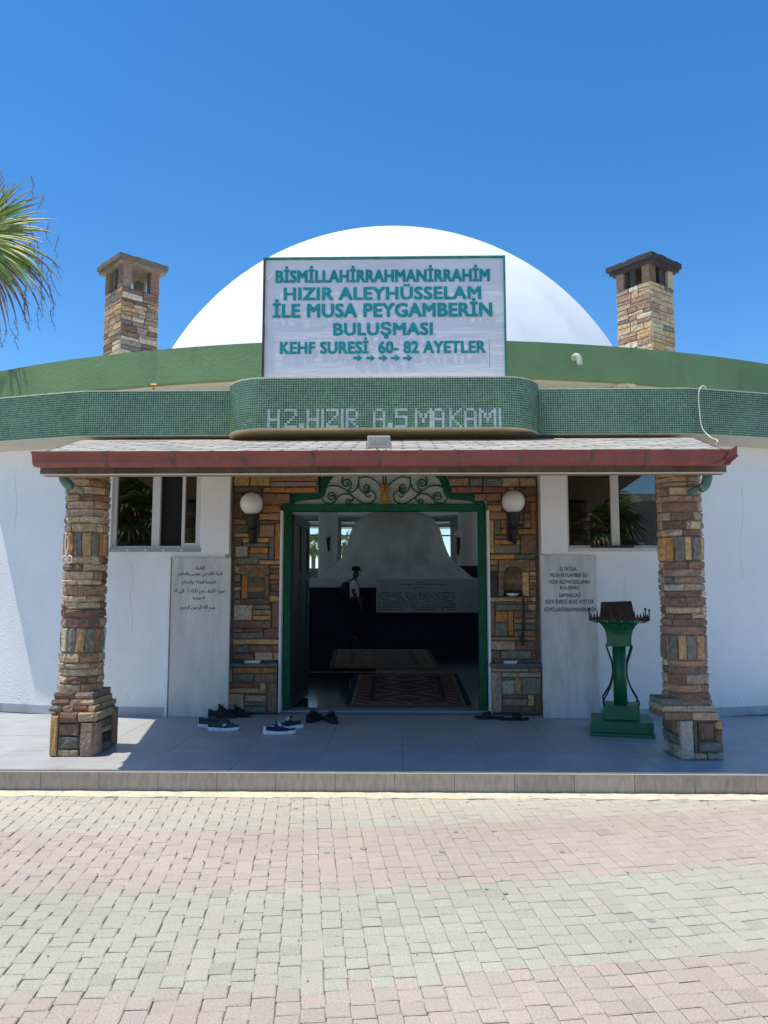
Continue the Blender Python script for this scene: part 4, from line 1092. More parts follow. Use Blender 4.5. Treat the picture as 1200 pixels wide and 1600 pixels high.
# gutter in sections
gj = [50, 164, 270, 380, 489, 592, 716, 815, 926, 1012, 1145]
gz0 = at(600, 728, 5.4).z
prof_g = [(5.435, gz1), (5.435, gz0), (5.37, gz0 - .002), (5.345, gz0 + .018), (5.335, gz1 - .02), (5.315, gz1 - .004), (5.315, gz1 + .004), (5.34, gz1 + .004)]
pb_ = [at(p, 716, 5.33).x for p in gj]
for a, b in zip(pb_[:-1], pb_[1:]):
    mb = MB(); s = R.uniform(-.002, .002)
    mb.prism(prof_g, lambda p: (a + .002, p[0], p[1] + s), lambda p: (b - .002, p[0], p[1] + s)); mb.build('gutter', M_gutter, can, fixn=True)
for xj in pb_[1:-1]:
    mb = MB(); pr = [(y - .004 if y < 5.4 else y, z - (.004 if z < gz0 + .01 else 0)) for y, z in prof_g]
    mb.prism(pr, lambda p: (xj - .013, p[0], p[1]), lambda p: (xj + .013, p[0], p[1])); mb.build('gutter_joint', M_joint, can, fixn=True)
# bent broken right end
e = pb_[-1]
mb = MB(); mb.add([(e - .02, 5.32, gz1), (e + .03, 5.32, gz1 + .03), (e + .028, 5.325, gz1 - .03), (e + .035, 5.32, gz1 - .045), (e - .01, 5.32, gz0 + .01), (e - .06, 5.36, gz0 - .012), (e - .13, 5.36, gz0 - .002), (e - .05, 5.33, gz0 + .03)], [(0, 1, 2, 3, 4, 5, 6, 7)])
me = mb.mesh('gutter_end'); o = link('gutter_end', me, M_gutter, can)
md = o.modifiers.new('s', 'SOLIDIFY'); md.thickness = .004
mb = MB(); mb.prism(prof_g, lambda p: (pb_[0] - .004, p[0], p[1]), lambda p: (pb_[0] + .0015, p[0], p[1])); mb.build('gutter_cap', M_gutter, can, fixn=True)
# slab clad beam
bzb = at(600, 742, 5.56).z
x = at(62, 735, 5.54).x; xe = at(1136, 735, 5.54).x
MB().box(x + .01, xe - .01, 5.56, 5.64, bzb + .003, gz1 - .03).build('beam_core', M_wood, can)
MB().box(x, xe, 5.54, 5.5595, bzb + .003, bzb + .0115).build('beam_trim', M_alu, can)
while x < xe:
    x2 = min(x + R.uniform(.18, .38), xe); mb = MB(); y = 5.545 + R.uniform(-.003, .003); sk = R.uniform(-.02, .02)
    if xe - x2 < .08: x2 = xe
    mb.hull8([(x + .001, y, bzb + .012), (x2 - .001, y, bzb + .012), (x2 - .001, 5.5592, bzb + .012), (x + .001, 5.5592, bzb + .012)],
             [(x + .001, y, gz1 - .02), (x2 - .001, y, gz1 - .02), (x2 - .001, 5.5592, gz1 - .02), (x + .001, 5.5592, gz1 - .02)])
    v = R.uniform(.75, 1.2); mb.build('beam_slab', M_beam, can, color=(.135 * v, .10 * v, .072 * v)); x = x2
for sgn, pts, pts2 in ((-1, [(101, 729), (99, 738), (100, 748), (106, 757), (112, 757)], [(108, 756), (117, 761), (130, 769)]), (1, [(1105, 737), (1105, 748), (1101, 759), (1094, 763)], [(1096, 760), (1087, 764), (1076, 771)])):
    mb = MB(); mb.tube(smoothpath([at(a_, b_, 5.70) for a_, b_ in pts], 4), .036, 12); el_ = mb.build('downpipe_elbow', M_pipe, can, smooth=True)
    mb = MB(); mb.tube([at(a_, b_, 5.76 + i * .05) for i, (a_, b_) in enumerate(pts2)], .022, 10); mb.build('downpipe', M_pipeg if sgn < 0 else M_pipe, el_, smooth=True)
# floodlight on the roof
q = at(592, 691, 5.5000)
fl = thing('floodlight', 'small cream floodlight standing on the middle of the porch roof', 'floodlight', (q.x, 5.5000, q.z - .05))
MB().box(q.x - .083, q.x + .083, 5.4800, 5.5250, q.z - .042, q.z + .046).build('housing', M_flood, fl, bevel=.008)
mb = MB()
for i in range(9): mb.box(q.x - .055 + i * .0122, q.x - .055 + i * .0122 + .008, 5.4765, 5.4795, q.z - .012, q.z + .022)
mb.build('lens_ribs', M_floodg, fl)
MB().box(q.x - .07, q.x + .07, 5.4782, 5.4796, q.z - .03, q.z + .036).build('lens', M_floodg, fl)
mb = MB(); mb.tube([(q.x - .088, 5.5000, q.z), (q.x - .088, 5.5100, q.z - .075), (q.x + .088, 5.5100, q.z - .075), (q.x + .088, 5.5000, q.z)], .004, 6); mb.build('bracket', M_iron, fl)
tag(MB().tube(smoothpath([(q.x - .02, 5.5200, q.z - .04), (q.x + .01, 5.4800, q.z - .07), (q.x + .05, 5.4700, q.z - .077), (q.x + .1, 5.5000, q.z - .07)], 4), .003, 5).build('lamp_lead', M_black, fl), None)

# ================================================================== BANNER SIGN
YS = 6.99
A = at(409, 587, YS); Bp = at(789, 400, YS); A2 = at(789, 587, YS)
sg = thing('banner_sign', 'large white banner board with teal lettering in a rusty teal frame above the porch', 'sign', ((A.x + Bp.x) / 2, YS, ZB1))
zA, zB = ZB1 + .018, Bp.z
MB().grid(lambda u, v: (A.x + .012 + (Bp.x - A.x - .024) * u, YS + .004 * noise.noise(Vector((u * 5, v * 9, 0))), zA + .008 + (zB - zA - .02) * v), 24, 12).build('banner_sheet', M_canvas, sg, smooth=True)
MB().box(A.x + .012, Bp.x - .012, YS + .008, YS + .02, zA, zB - .005).build('backing_board', M_rusty, sg)
xS0, xS1 = A.x, Bp.x
MB().box(xS0, xS1, YS - .018, YS + .03, zB - .022, zB).build('frame_rail', M_tealframe, sg, bevel=.003)
MB().box(xS1 - .018, xS1, YS - .018, YS + .03, zA, zB - .0225).build('frame_post', M_tealframe, sg, bevel=.003)
MB().box(xS0, xS0 + .02, YS - .018, YS + .03, zA, zB - .0225).build('frame_post', M_rusty, sg, bevel=.003)
MB().tube([(xS0 + .2, YS + .35, ZB1 - .1), (xS0 + .2, YS + .03, zB - .1)], .015, 6).build('brace', M_rusty, sg); MB().tube([(xS1 - .2, YS + .35, ZB1 - .1), (xS1 - .2, YS + .03, zB - .1)], .015, 6).build('brace', M_rusty, sg)
zm = at(600, 497, YS).z; MB().box(xS0 + .03, xS1 - .02, YS - .0065, YS - .004, zm - .002, zm + .001).build('banner_seam', M_alu, sg)
yt = YS - .0065
for s, x0, x1, y0, y1, off in (("BİSMİLLAHİRRAHMANİRRAHİM", 431, 765, 421.5, 440, .036), ("HIZIR ALEYHÜSSELAM", 444, 751, 448.5, 467.5, .038), ("İLE MUSA PEYGAMBERİN", 427.5, 768, 474, 494.5, .038), ("BULUŞMASI", 522, 675, 504.5, 523, .038), ("KEHF SURESİ  60- 82 AYETLER", 439, 757, 533.5, 551.5, .036)):
    zt = at(600, y0, yt).z; zb2 = at(600, y1, yt).z
    lettering(s, at(x0, 480, yt).x, at(x1, 480, yt).x, zb2, zt, yt, M_teal, sg, off, depth=.001, spacing=1.06)
for px in (552, 572, 591.5, 611, 630):
    P = [(0, 2.6), (0, 6.4), (7, 6.4), (7, 10), (14.5, 4.5), (7, -1), (7, 2.6)]
    P3 = [at(px + x_, 564 - y_, yt) for x_, y_ in P]
    MB().prism(P3, lambda p: (p.x, yt, p.z), lambda p: (p.x, yt + .003, p.z)).build('arrow', M_teal, sg, fixn=True)
MB().tube([at(a_, b_, YS - .012) for a_, b_ in ((418, 407), (421, 415), (427, 428), (416, 440), (415, 470), (414, 500), (416, 530))], .0035, 5).build('loose_wire', M_cable, sg)
MB().tube([at(a_, b_, YS - .012) for a_, b_ in ((764, 528), (765, 548))] + [at(765, 575, YS - .012)], .0015, 4).build('tear_line', M_rusty, sg)

# ================================================================== CABLES
pth = smoothpath([at(1118, 696, 6.9), at(1121, 688, 6.9), at(1110, 683, 7.2), at(1097, 668, 7.30), at(1093, 640, 7.31), at(1092, 612, 7.31), at(1098, 603, 7.34), at(1103, 606, 7.42), at(1098, 612, 7.5)], 5)
tag(MB().tube(pth, .0055, 8).build('hanging_cable', M_cable, None, smooth=True), 'cream cable draped over the right part of the mosaic parapet onto the porch roof', 'cable')
pth = smoothpath([at(104, 832, 5.93), at(102, 850, 5.93), at(103, 868, 5.93), at(106, 880, 5.93), at(103, 868, 5.92), at(107, 850, 5.93), at(105, 838, 5.93)], 4)
cb_ = MB(); cb_.tube(pth, .006, 6)
q = at(106, 874, 5.93)
for k in range(2):
    cb_.tube(smoothpath([(q.x - .02 + k * .04 + .018 * math.cos(t * .9), 5.925 - .01 * k, q.z + .028 * math.sin(t * .9)) for t in range(9)], 2), .007, 6)
tag(cb_.build('coiled_cable', M_cable, None, smooth=True), 'loop of cream cable tied to the left stone pillar', 'cable')

# ================================================================== GLOBE WALL LAMPS
def wall_lamp(px, py, yb, label, y0=YF - .046, rg=.117, outy=.17, grp='globe wall lamps', out=True):
    c = at(px, py, y0 - outy); t = thing('wall_lamp', label, 'lamp', (c.x, y0, c.z - .3), grp)
    prof = [(rg * math.sin(math.pi * i / 18), c.z - rg * math.cos(math.pi * i / 18)) for i in range(2, 19)]
    prof[-1] = (.002, prof[-1][1])
    MB().lathe(prof, c.x, c.y, 28).build('globe', M_globe, t, smooth=True)
    zb2 = at(px + 1, yb, y0 - outy).z
    prof = [(.012, zb2), (.03, zb2 + .02), (.022, zb2 + .05), (.03, zb2 + .09), (.045, zb2 + .14), (.03, zb2 + .17), (.05, zb2 + .20), (.065, c.z - rg - .02), (.072, c.z - rg + .002), (.05, c.z - rg + .006)]
    prof = [p for i, p in enumerate(prof) if i == 0 or p[1] > prof[i - 1][1]]
    MB().lathe(prof, c.x + .005, c.y, 14).build('lamp_stem', M_iron, t)
    mb = MB(); mb.tube(smoothpath([(c.x, c.y, zb2 + .06), (c.x, c.y + .06, zb2 + .03), (c.x, y0 - .01, zb2 + .08), (c.x, y0, zb2 + .14)], 4), .014, 8)
    mb.tube(smoothpath([(c.x, c.y, zb2 + .16), (c.x, c.y + .07, zb2 + .2), (c.x, y0 - .005, zb2 + .14)], 4), .01, 8)
    mb.box(c.x - .035, c.x + .035, y0 - .012, y0 + .01, zb2 + .03, zb2 + .22)
    mb.build('wall_bracket', M_iron, t)
    return t
wall_lamp(393, 787, 851, 'white globe lamp on black iron bracket on the stonework left of the door')
wall_lamp(802, 784, 850, 'white globe lamp on black iron bracket on the stonework right of the door')

# ================================================================== DISHES, PIPE
def tray(px, py, Y, wd, hh, label, bowl=False):
    q = at(px, py, Y)
    if bowl:
        mb = MB(); mb.lathe([(.03, q.z), (.06, q.z + .015), (.068, q.z + .035), (.064, q.z + .035), (.052, q.z + .016), (.02, q.z + .008)], q.x, Y, 24)
        o = mb.build('bowl', M_dish, None, smooth=True)
    else:
        mb = MB(); a, b, c = wd / 2, .045, hh
        o_ = [(-a * .85, -b * .8), (a * .85, -b * .8), (a * .85, b * .8), (-a * .85, b * .8)]; t_ = [(-a, -b), (a, -b), (a, b), (-a, b)]
        mb.hull8([(q.x + x, Y + y, q.z) for x, y in o_], [(q.x + x, Y + y, q.z + c) for x, y in t_]); 
        mb.f.pop(1); mb.c.pop(1); mb.mi.pop(1)
        i_ = [(x * .93, y * .88) for x, y in t_]; j_ = [(x * .93, y * .88) for x, y in o_]; n = len(mb.v)
        mb.add([(q.x + x, Y + y, q.z + c) for x, y in t_] + [(q.x + x, Y + y, q.z + c) for x, y in i_] + [(q.x + x, Y + y, q.z + .004) for x, y in j_],
               [(i, (i + 1) % 4, 4 + (i + 1) % 4, 4 + i) for i in range(4)] + [(4 + i, 4 + (i + 1) % 4, 8 + (i + 1) % 4, 8 + i) for i in range(4)] + [(8, 9, 10, 11)])
        o = mb.build('tray', M_dish, None)
    return tag(o, label, 'bowl' if bowl else 'tray')
zsl = at(400, 1042, YL - .02).z + .0395
q = at(395, 1033, 7.90); 
def shelfitem(px, Y): return at(px, 1034, Y).x
def place_tray(px, Y, z, wd, label):
    x = at(px, 1034, Y).x; d = Vector((x, Y, z)); 
    mb = MB(); a, b, c = wd / 2, .045, .022
    o_ = [(-a * .85, -b * .8), (a * .85, -b * .8), (a * .85, b * .8), (-a * .85, b * .8)]; t_ = [(-a, -b), (a, -b), (a, b), (-a, b)]
    i_ = [(p * .93, r2 * .88) for p, r2 in t_]; j_ = [(p * .93, r2 * .88) for p, r2 in o_]
    vs = [(x + p, Y + r2, z) for p, r2 in o_] + [(x + p, Y + r2, z + c) for p, r2 in t_] + [(x + p, Y + r2, z + c) for p, r2 in i_] + [(x + p, Y + r2, z + .004) for p, r2 in j_]
    fs = [(3, 2, 1, 0)] + [(k * 4 + i, k * 4 + (i + 1) % 4, (k + 1) * 4 + (i + 1) % 4, (k + 1) * 4 + i) for k in range(3) for i in range(4)] + [(12, 13, 14, 15)]
    mb.add(vs, fs); return tag(mb.build('tray', M_dish, None), label, 'tray')
place_tray(395, 7.885, zsl, .165, 'small white tray on the slate shelf left of the door')
place_tray(797, 7.885, zsl, .14, 'small white tray on the slate shelf right of the door')
q = at(800, 740 + 1060 / 5.516, YF - .03)
tag(MB().lathe([(.02, q.z + .001), (.05, q.z + .010), (.07, q.z + .034), (.066, q.z + .035), (.047, q.z + .014), (.002, q.z + .007)], q.x, YF - .085, 24).build('bowl', M_dish, None, smooth=True), 'white bowl standing in the arched niche right of the door', 'bowl')
MB().box(q.x - .10, q.x + .10, YF - .15, YF - .03, q.z - .012, q.z - .0005).build('niche_shelf', M_slate, facing)
pth = [at(740 and 755 + x_ / 5.516, 740 + y_ / 5.516, YF - .06) for x_, y_ in ((345, 1055), (347, 1150), (345, 1300), (340, 1400), (338, 1480))]
tag(MB().tube(smoothpath(pth, 4), [.011] * 8 + [.014] * 9, 8).build('drain_hose', M_iron, None, smooth=True), 'thin dark hose hanging down the stonework from the right niche', 'hose')

# ================================================================== METAL CANDLE STAND
sx_, sy_ = atz(965, 1140, 0).x, 6.93
st_ = thing('candle_stand', 'green painted metal candle stand with a rusty tin box on its spiked tray', 'stand', (sx_, sy_, 0))
sa = rad(-14); cs_, sn_ = math.cos(sa), math.sin(sa)
def SW(x, y): return (sx_ + cs_ * x - sn_ * y, sy_ + sn_ * x + cs_ * y)
def sbox(mb, x0, x1, y0, y1, z0, z1, tap=0):
    b = [SW(x0, y0), SW(x1, y0), SW(x1, y1), SW(x0, y1)]; t = [SW(x0 + tap, y0 + tap), SW(x1 - tap, y0 + tap), SW(x1 - tap, y1 - tap), SW(x0 + tap, y1 - tap)]
    return mb.hull8([(*p, z0) for p in b], [(*p, z1) for p in t])
z_ = lambda py: at(965, py, sy_ - .1).z
sbox(MB(), -.265, .265, -.25, .25, 0.0, .028).build('base_plate', M_standg, st_, bevel=.004)
sbox(MB(), -.255, .255, -.24, .24, .0285, .125).build('base_block', M_standg, st_, bevel=.008)
sbox(MB(), -.15, .15, -.15, .15, .1255, .245).build('upper_block', M_standg, st_, bevel=.006)
zc = z_(1010)
mb = MB(); mb.lathe([(.058, .2455), (.058, zc)], sx_, sy_, 20); mb.build('column', M_standg, st_, smooth=True)
for ax, ay in ((-1, -1), (1, -1), (1, 1), (-1, 1)):
    pts = []
    for t, r_ in ((0, .155), (.06, .165), (.15, .14), (.3, .095), (.5, .066), (.7, .07), (.85, .095), (1, .12)):
        pts.append((*SW(ax * r_ * .9, ay * r_ * .9), .246 + (zc - .246) * t))
    MB().tube(smoothpath(pts, 4), .0075, 6).build('rod', M_dgreen, st_, smooth=True)
def sq(r_, z, n=6):
    P = []
    for (a, b, c, d) in ((-1, -1, 1, -1), (1, -1, 1, 1), (1, 1, -1, 1), (-1, 1, -1, -1)):
        for i in range(n): t = i / n; P.append((*SW(r_ * (a + (c - a) * t), r_ * (b + (d - b) * t)), z))
    return P
mb = MB(); zt = z_(969); prof = [(.118, zc), (.118, zc + .012), (.11, zc + .014), (.11, zc + .06), (.113, zc + .09), (.125, zc + .14), (.15, zc + .18), (.185, zc + .215), (.225, zt - .02), (.258, zt)]
vs = []; 
for r_, z in prof: vs += sq(r_ * .93, z)
m_ = 24; mb.add(vs, [tuple(range(m_))[::-1], tuple(range((len(prof) - 1) * m_, len(prof) * m_))] + [(j * m_ + i, j * m_ + (i + 1) % m_, (j + 1) * m_ + (i + 1) % m_, (j + 1) * m_ + i) for j in range(len(prof) - 1) for i in range(m_)])
bw = mb.build('flared_bowl', M_standg, st_)
mb = MB()
for sd in (-1, 1):
    for pts in ([(0, .05), (.03, .09), (.07, .08), (.075, .05), (.05, .045), (.045, .065)], [(0, .04), (.03, .01), (.06, .02), (.05, .04), (.035, .03)]):
        mb.tube(smoothpath([(*SW(sd * u, -.125 - max(0, v - .0) * .55), zc + .10 + v) for u, v in pts], 3), .004, 5)
mb.build('relief_scroll', M_standg, bw, smooth=True)
mb = MB(); sbox(mb, -.25, .25, -.25, .25, zt + .0005, zt + .012); mb.build('tray_rim', M_rust, st_)
mb = MB(); N = 18
for (a, b, c, d) in ((-1, -1, 1, -1), (1, -1, 1, 1), (1, 1, -1, 1), (-1, 1, -1, -1)):
    for i in range(N):
        t = (i + .5) / N; x_, y_ = (a + (c - a) * t) * .245, (b + (d - b) * t) * .245; hgt = .035 + .02 * (i % 3 == 0) + R.uniform(-.006, .006)
        dx_, dy_ = (c - a) / 2 * .011, (d - b) / 2 * .011
        mb.add([(*SW(x_ - dx_, y_ - dy_), zt + .0122), (*SW(x_ + dx_, y_ + dy_), zt + .0122), (*SW(x_ + dx_ * .2, y_ + dy_ * .2), zt + .012 + hgt), (*SW(x_ - dx_ * .2 - dy_ * .1, y_ - dy_ * .2 + dx_ * .1), zt + .012 + hgt),
                (*SW(x_ - dx_ - dy_ * .2, y_ - dy_ + dx_ * .2), zt + .0122), (*SW(x_ + dx_ - dy_ * .2, y_ + dy_ + dx_ * .2), zt + .0122)], [(0, 1, 2, 3), (4, 3, 2, 5), (0, 3, 4), (1, 5, 2)])
tag(mb.build('spiked_crown', M_rust, st_), kind='stuff')
for ax, ay in ((-1, -1), (1, -1), (1, 1), (-1, 1)):
    mb = MB(); p = SW(ax * .247, ay * .247); mb.tube([(*p, zt + .012), (*p, zt + .08)], .005, 6); mb.lathe([(.004, zt + .078), (.011, zt + .086), (.011, zt + .094), (.003, zt + .10)], *p, 8); mb.build('corner_post', M_rust, st_)
mb = MB(); b = [SW(-.155, -.10), SW(.14, -.10), SW(.14, .12), SW(-.155, .12)]; t = [SW(-.145, -.06), SW(.115, -.06), SW(.12, .10), SW(-.14, .10)]
mb.hull8([(*p, zt + .013) for p in b], [(t[0][0], t[0][1], zt + .155), (t[1][0], t[1][1], zt + .165), (t[2][0], t[2][1], zt + .165), (t[3][0], t[3][1], zt + .155)])
mb.build('tin_box', M_rust, st_, bevel=.005)

M_crack = mat('hairline_crack', (.34, .31, .27), .9, .2, 30, 0)
for (pts, m_) in (([(205, 880), (208, 905), (203, 930), (207, 962), (205, 990)], 'w'), ([(1160, 760), (1163, 800), (1158, 850), (1162, 905)], 'w'), ([(978, 900), (975, 930), (979, 960)], 'w'), ([(20, 740), (24, 790), (19, 835)], 'w')):
    P = []
    for a_, b_ in pts:
        q = at(a_, b_, YW); yy = yw(q.x); q = at(a_, b_, yy); P.append((q.x, yw(q.x) - .0002, q.z))
    P = smoothpath(P, 4); P = [(x + R.uniform(-.004, .004), y, z) for x, y, z in P]
    MB().tube(P, .0009, 4).build('crack', M_crack, bld)
mb = MB()
for k in range(26):
    px_q = R.choice([R.uniform(178, 262), R.uniform(940, 1015), R.uniform(1105, 1195), R.uniform(5, 95)]); q = at(px_q, 1090, YW); x = q.x; z = .09 + abs(R.gauss(0, .09)); r_ = R.uniform(.002, .009)
    y = yw(x) - .0008
    n_ = 7; ring = [(x + r_ * R.uniform(.6, 1.2) * math.cos(i * .9), y, z + r_ * R.uniform(.5, 1) * math.sin(i * .9)) for i in range(n_)]
    mb.add(ring, [tuple(range(n_))[::-1]])
tag(mb.build('mud_specks', mat('wall_mud', (.48, .44, .38), .9, .2, 30, 0), bld), kind='stuff')
mb = MB()
for k in range(16):
    u = R.uniform(-.22, .22); q = SW(u, -.243); l_ = R.uniform(.015, .06)
    mb.tube([(q[0], q[1] - .001, zt + .008), (q[0], q[1] + .003, zt - l_ * .3), (q[0], q[1] + .03, zt - l_)][:2], [.004, .002], 5)
mb.build('wax_drips', mat('candle_wax', (.55, .52, .42), .5, .1, 9, 0), st_)
# ================================================================== SHOES
def shoe(x, y, ang, label, grp, L_=.285, cols=None, sole=None, high=.085, chev=None, slip=False, laces=None, heel=None):
    ca, sa_ = math.cos(ang), math.sin(ang)
    W = lambda u, v, z: (x + ca * u - sa_ * v, y + sa_ * u + ca * v, z)    # u towards the toe
    t = thing('sandal' if slip else 'shoe', label, 'sandal' if slip else 'shoe', (x, y, 0), grp)
    def half(s): 
        return .5 * L_ * (.235 + .12 * math.sin(math.pi * min(1, max(0, (s - .15) / 1.0))) ) * min(1, math.sqrt(max(0, 1 - ((s - .93) / .075) ** 2)) if s > .93 else 1) * min(1, math.sqrt(max(0, 1 - ((.10 - s) / .105) ** 2)) if s < .10 else 1)
    ss = [.0, .02, .05, .1, .2, .3, .4, .5, .6, .7, .8, .88, .93, .97, .99, 1.0]
    def outline(k, z0): return [W((s - .5) * L_, half(s) * k, z0(s)) for s in ss] + [W((s - .5) * L_, -half(s) * k, z0(s)) for s in ss[::-1]]
    th = .014 if slip else .026
    n = 2 * len(ss); mb = MB()
    rise = lambda s: .012 * max(0, (s - .75) / .25) ** 2 + .003 * max(0, (.1 - s) / .1)
    mb.add(outline(1.0, lambda s: .001 + rise(s)) + outline(1.06, lambda s: .012 + rise(s)) + outline(1.0, lambda s: th + rise(s) + .006 * (s < .3)),
           [tuple(range(n))[::-1], tuple(range(2 * n, 3 * n))] + [(j * n + i, j * n + (i + 1) % n, (j + 1) * n + (i + 1) % n, (j + 1) * n + i) for j in (0, 1) for i in range(n)], sole)
    mb.build('sole', M_cloth, t, smooth=False)
    mb = MB(); c1 = cols[0]
    if slip:
        def fn(u, v):
            s = .45 + .3 * u; a = math.pi * v; h = half(s)
            return W((s - .5) * L_, -h * 1.02 * math.cos(a), th + (.062 - .02 * u) * math.sin(a))
        mb.grid(fn, 4, 10, c1); me = mb.mesh('strap'); o = link('strap', me, M_cloth, t, smooth=True); md = o.modifiers.new('s', 'SOLIDIFY'); md.thickness = .006
        return t
    def hgt(s):                           # silhouette of the upper
        P = [(0, .062 + high * .3), (.06, high * .98), (.15, high * .82), (.3, high * .74), (.42, high * .98), (.5, high * .93), (.65, high * .68), (.8, high * .47), (.93, .036), (1, .020)]
        for (a, ha), (b, hb) in zip(P[:-1], P[1:]):
            if a <= s <= b: q_ = (s - a) / (b - a); return ha + (hb - ha) * q_
        return .02
    secs = [.015, .05, .1, .18, .26, .34, .42, .5, .58, .66, .74, .82, .9, .95, .985]
    NA = 12; vs = []; cls = []
    for s in secs:
        h = half(s) * .97; zt_ = max(hgt(s), th + .01)
        top_w = .62 if s > .45 else .78
        for i in range(NA + 1):
            a = math.pi * i / NA; cx_ = math.cos(a); sz_ = math.sin(a)
            prof_w = h * (abs(cx_) ** .6) * (1 if cx_ > 0 else -1)
            zz = th - .003 + (zt_ - th) * sz_ ** .8
            if s < .42 and 3 < i < 9:        # opening dips into the shoe
                d_ = 1 - abs(i - 6) / 3.0; zz -= (zt_ - th - .008) * min(1, d_ * 1.3) * (1 if s > .03 else .2)
            vs.append(W((s - .5) * L_, prof_w, zz + rise(s)))
    fs = []; fc = []
    for j in range(len(secs) - 1):
        for i in range(NA):
            s = secs[j]; c = c1
            if len(cols) > 1 and (s > .8 and i in (0, 1, 2, 9, 10, 11)): c = cols[1]
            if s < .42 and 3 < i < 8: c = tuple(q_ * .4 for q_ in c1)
            if heel and s < .1: c = heel
            fs.append((j * (NA + 1) + i, j * (NA + 1) + i + 1, (j + 1) * (NA + 1) + i + 1, (j + 1) * (NA + 1) + i)); fc.append(c)
    for f, c in zip(fs, fc): mb.f.append(list(f)); mb.c.append(c); mb.mi.append(0)
    mb.v = vs
    mb.f.append(list(range(NA + 1))); mb.c.append(heel or c1); mb.mi.append(0); k0 = (len(secs) - 1) * (NA + 1); mb.f.append([k0 + i for i in range(NA + 1)]); mb.c.append(c1); mb.mi.append(0)
    mb.build('upper', M_cloth, t, smooth=True)
    if laces:
        mb = MB()
        for k in range(5):
            s = .44 + .055 * k; z = hgt(s) + rise(s) + .002; w2 = half(s) * .42
            mb.tube(smoothpath([W((s - .5) * L_, -w2, z - .008), W((s - .5 + .01) * L_, 0, z + .003), W((s - .5 + .02) * L_, w2, z - .008)], 3), .0033, 5, c=laces)
        for sd in (-1, 1):
            s = .46; z = hgt(s) + .004
            mb.tube(smoothpath([W((s - .5) * L_, 0, z), W((s - .47) * L_, sd * .025, z + .008), W((s - .42) * L_, sd * .04, z - .01), W((s - .47) * L_, sd * .03, z - .012), W((s - .5) * L_, 0, z)], 3), .003, 5, c=laces)
        mb.build('laces', M_cloth, t, smooth=True)
    mb = MB(); 
    mb.tube(smoothpath([W((.42 - .5) * L_, -.02, hgt(.42) - .006), W((.39 - .5) * L_, -.012, hgt(.42) + .016), W((.385 - .5) * L_, 0, hgt(.42) + .02), W((.39 - .5) * L_, .012, hgt(.42) + .016), W((.42 - .5) * L_, .02, hgt(.42) - .006)], 3), .006, 6, c=cols[-1] if len(cols) > 2 else c1)
    mb.build('tongue', M_cloth, t, smooth=True)
    if chev:
        mb = MB()
        for sd in (-1, 1):
            for k in range(2):
                s = .50 + k * .055
                pts = [W((s - .02 - .5) * L_, sd * (half(s) * .93 + .002), .075 - .03), W((s + .03 - .5) * L_, sd * (half(s) * .86 + .004), .057), W((s - .02 - .5) * L_, sd * (half(s) * .66 + .004), .070)]
                mb.tube(pts, .0038, 5, c=chev)
        mb.build('chevron_mark', M_cloth, t)
    return t
BK = (.012, .012, .015); GY = (.06, .06, .065); NV = (.012, .018, .06); WH = (.80, .80, .80)
def pos(px, py): 
    q = atz(px, py, 0); return q.x, q.y
q = pos(350, 1141); shoe(q[0], q[1], rad(4), 'grey and navy trainer with white sole and two white chevrons, nearer of its pair', 'pair of grey trainers', cols=[GY, (.10, .10, .11), BK], sole=WH, chev=WH, high=.115, laces=NV)
q = pos(334, 1136); shoe(q[0], q[1] + .02, rad(16), 'grey trainer with white sole half hidden behind its chevron marked twin', 'pair of grey trainers', cols=[GY, (.10, .10, .11), BK], sole=WH, high=.115, laces=BK)
q = pos(350, 1121); shoe(q[0] - .02, q[1], rad(-12), 'plain black trainer behind the grey pair, nearer the marble slab', 'pair of black trainers', cols=[BK], sole=BK, high=.105, laces=BK)
q = pos(366, 1120); shoe(q[0] + .03, q[1] + .03, rad(-20), 'plain black trainer behind the grey pair, touching the stone ledge', 'pair of black trainers', cols=[BK], sole=BK, high=.09, laces=BK)
q = pos(436, 1147); shoe(q[0], q[1] + .02, rad(8), 'navy sneaker with thick white sole and white laces, nearer of its pair', 'pair of navy sneakers', cols=[NV, (.03, .03, .05), BK], sole=WH, high=.085, laces=WH, heel=WH)
q = pos(448, 1140); shoe(q[0], q[1] + .06, rad(200), 'navy sneaker with white and tan heel, standing behind its twin', 'pair of navy sneakers', cols=[NV, (.03, .03, .05), BK], sole=WH, high=.09, laces=WH, heel=(.25, .2, .18))
q = pos(489, 1128); shoe(q[0], q[1] + .07, rad(75), 'black and dark red trainer at the threshold, nearer the open door leaf', 'pair of black and red trainers', cols=[BK, (.11, .02, .02), (.13, .02, .02)], sole=BK, high=.095, laces=(.16, .03, .03))
q = pos(516, 1130); shoe(q[0], q[1] + .07, rad(112), 'black and dark red trainer at the threshold, farther from the door leaf', 'pair of black and red trainers', cols=[BK, (.11, .02, .02), (.13, .02, .02)], sole=BK, high=.09, laces=(.16, .03, .03))
q = pos(765, 1123); shoe(q[0], q[1], rad(176), 'black slip-on sandal lying in front of the door jamb', 'pair of black sandals', cols=[BK], sole=BK, slip=True)
q = pos(803, 1125); shoe(q[0], q[1], rad(-4), 'black slip-on sandal lying in front of the right stone ledge', 'pair of black sandals', cols=[BK], sole=BK, slip=True)

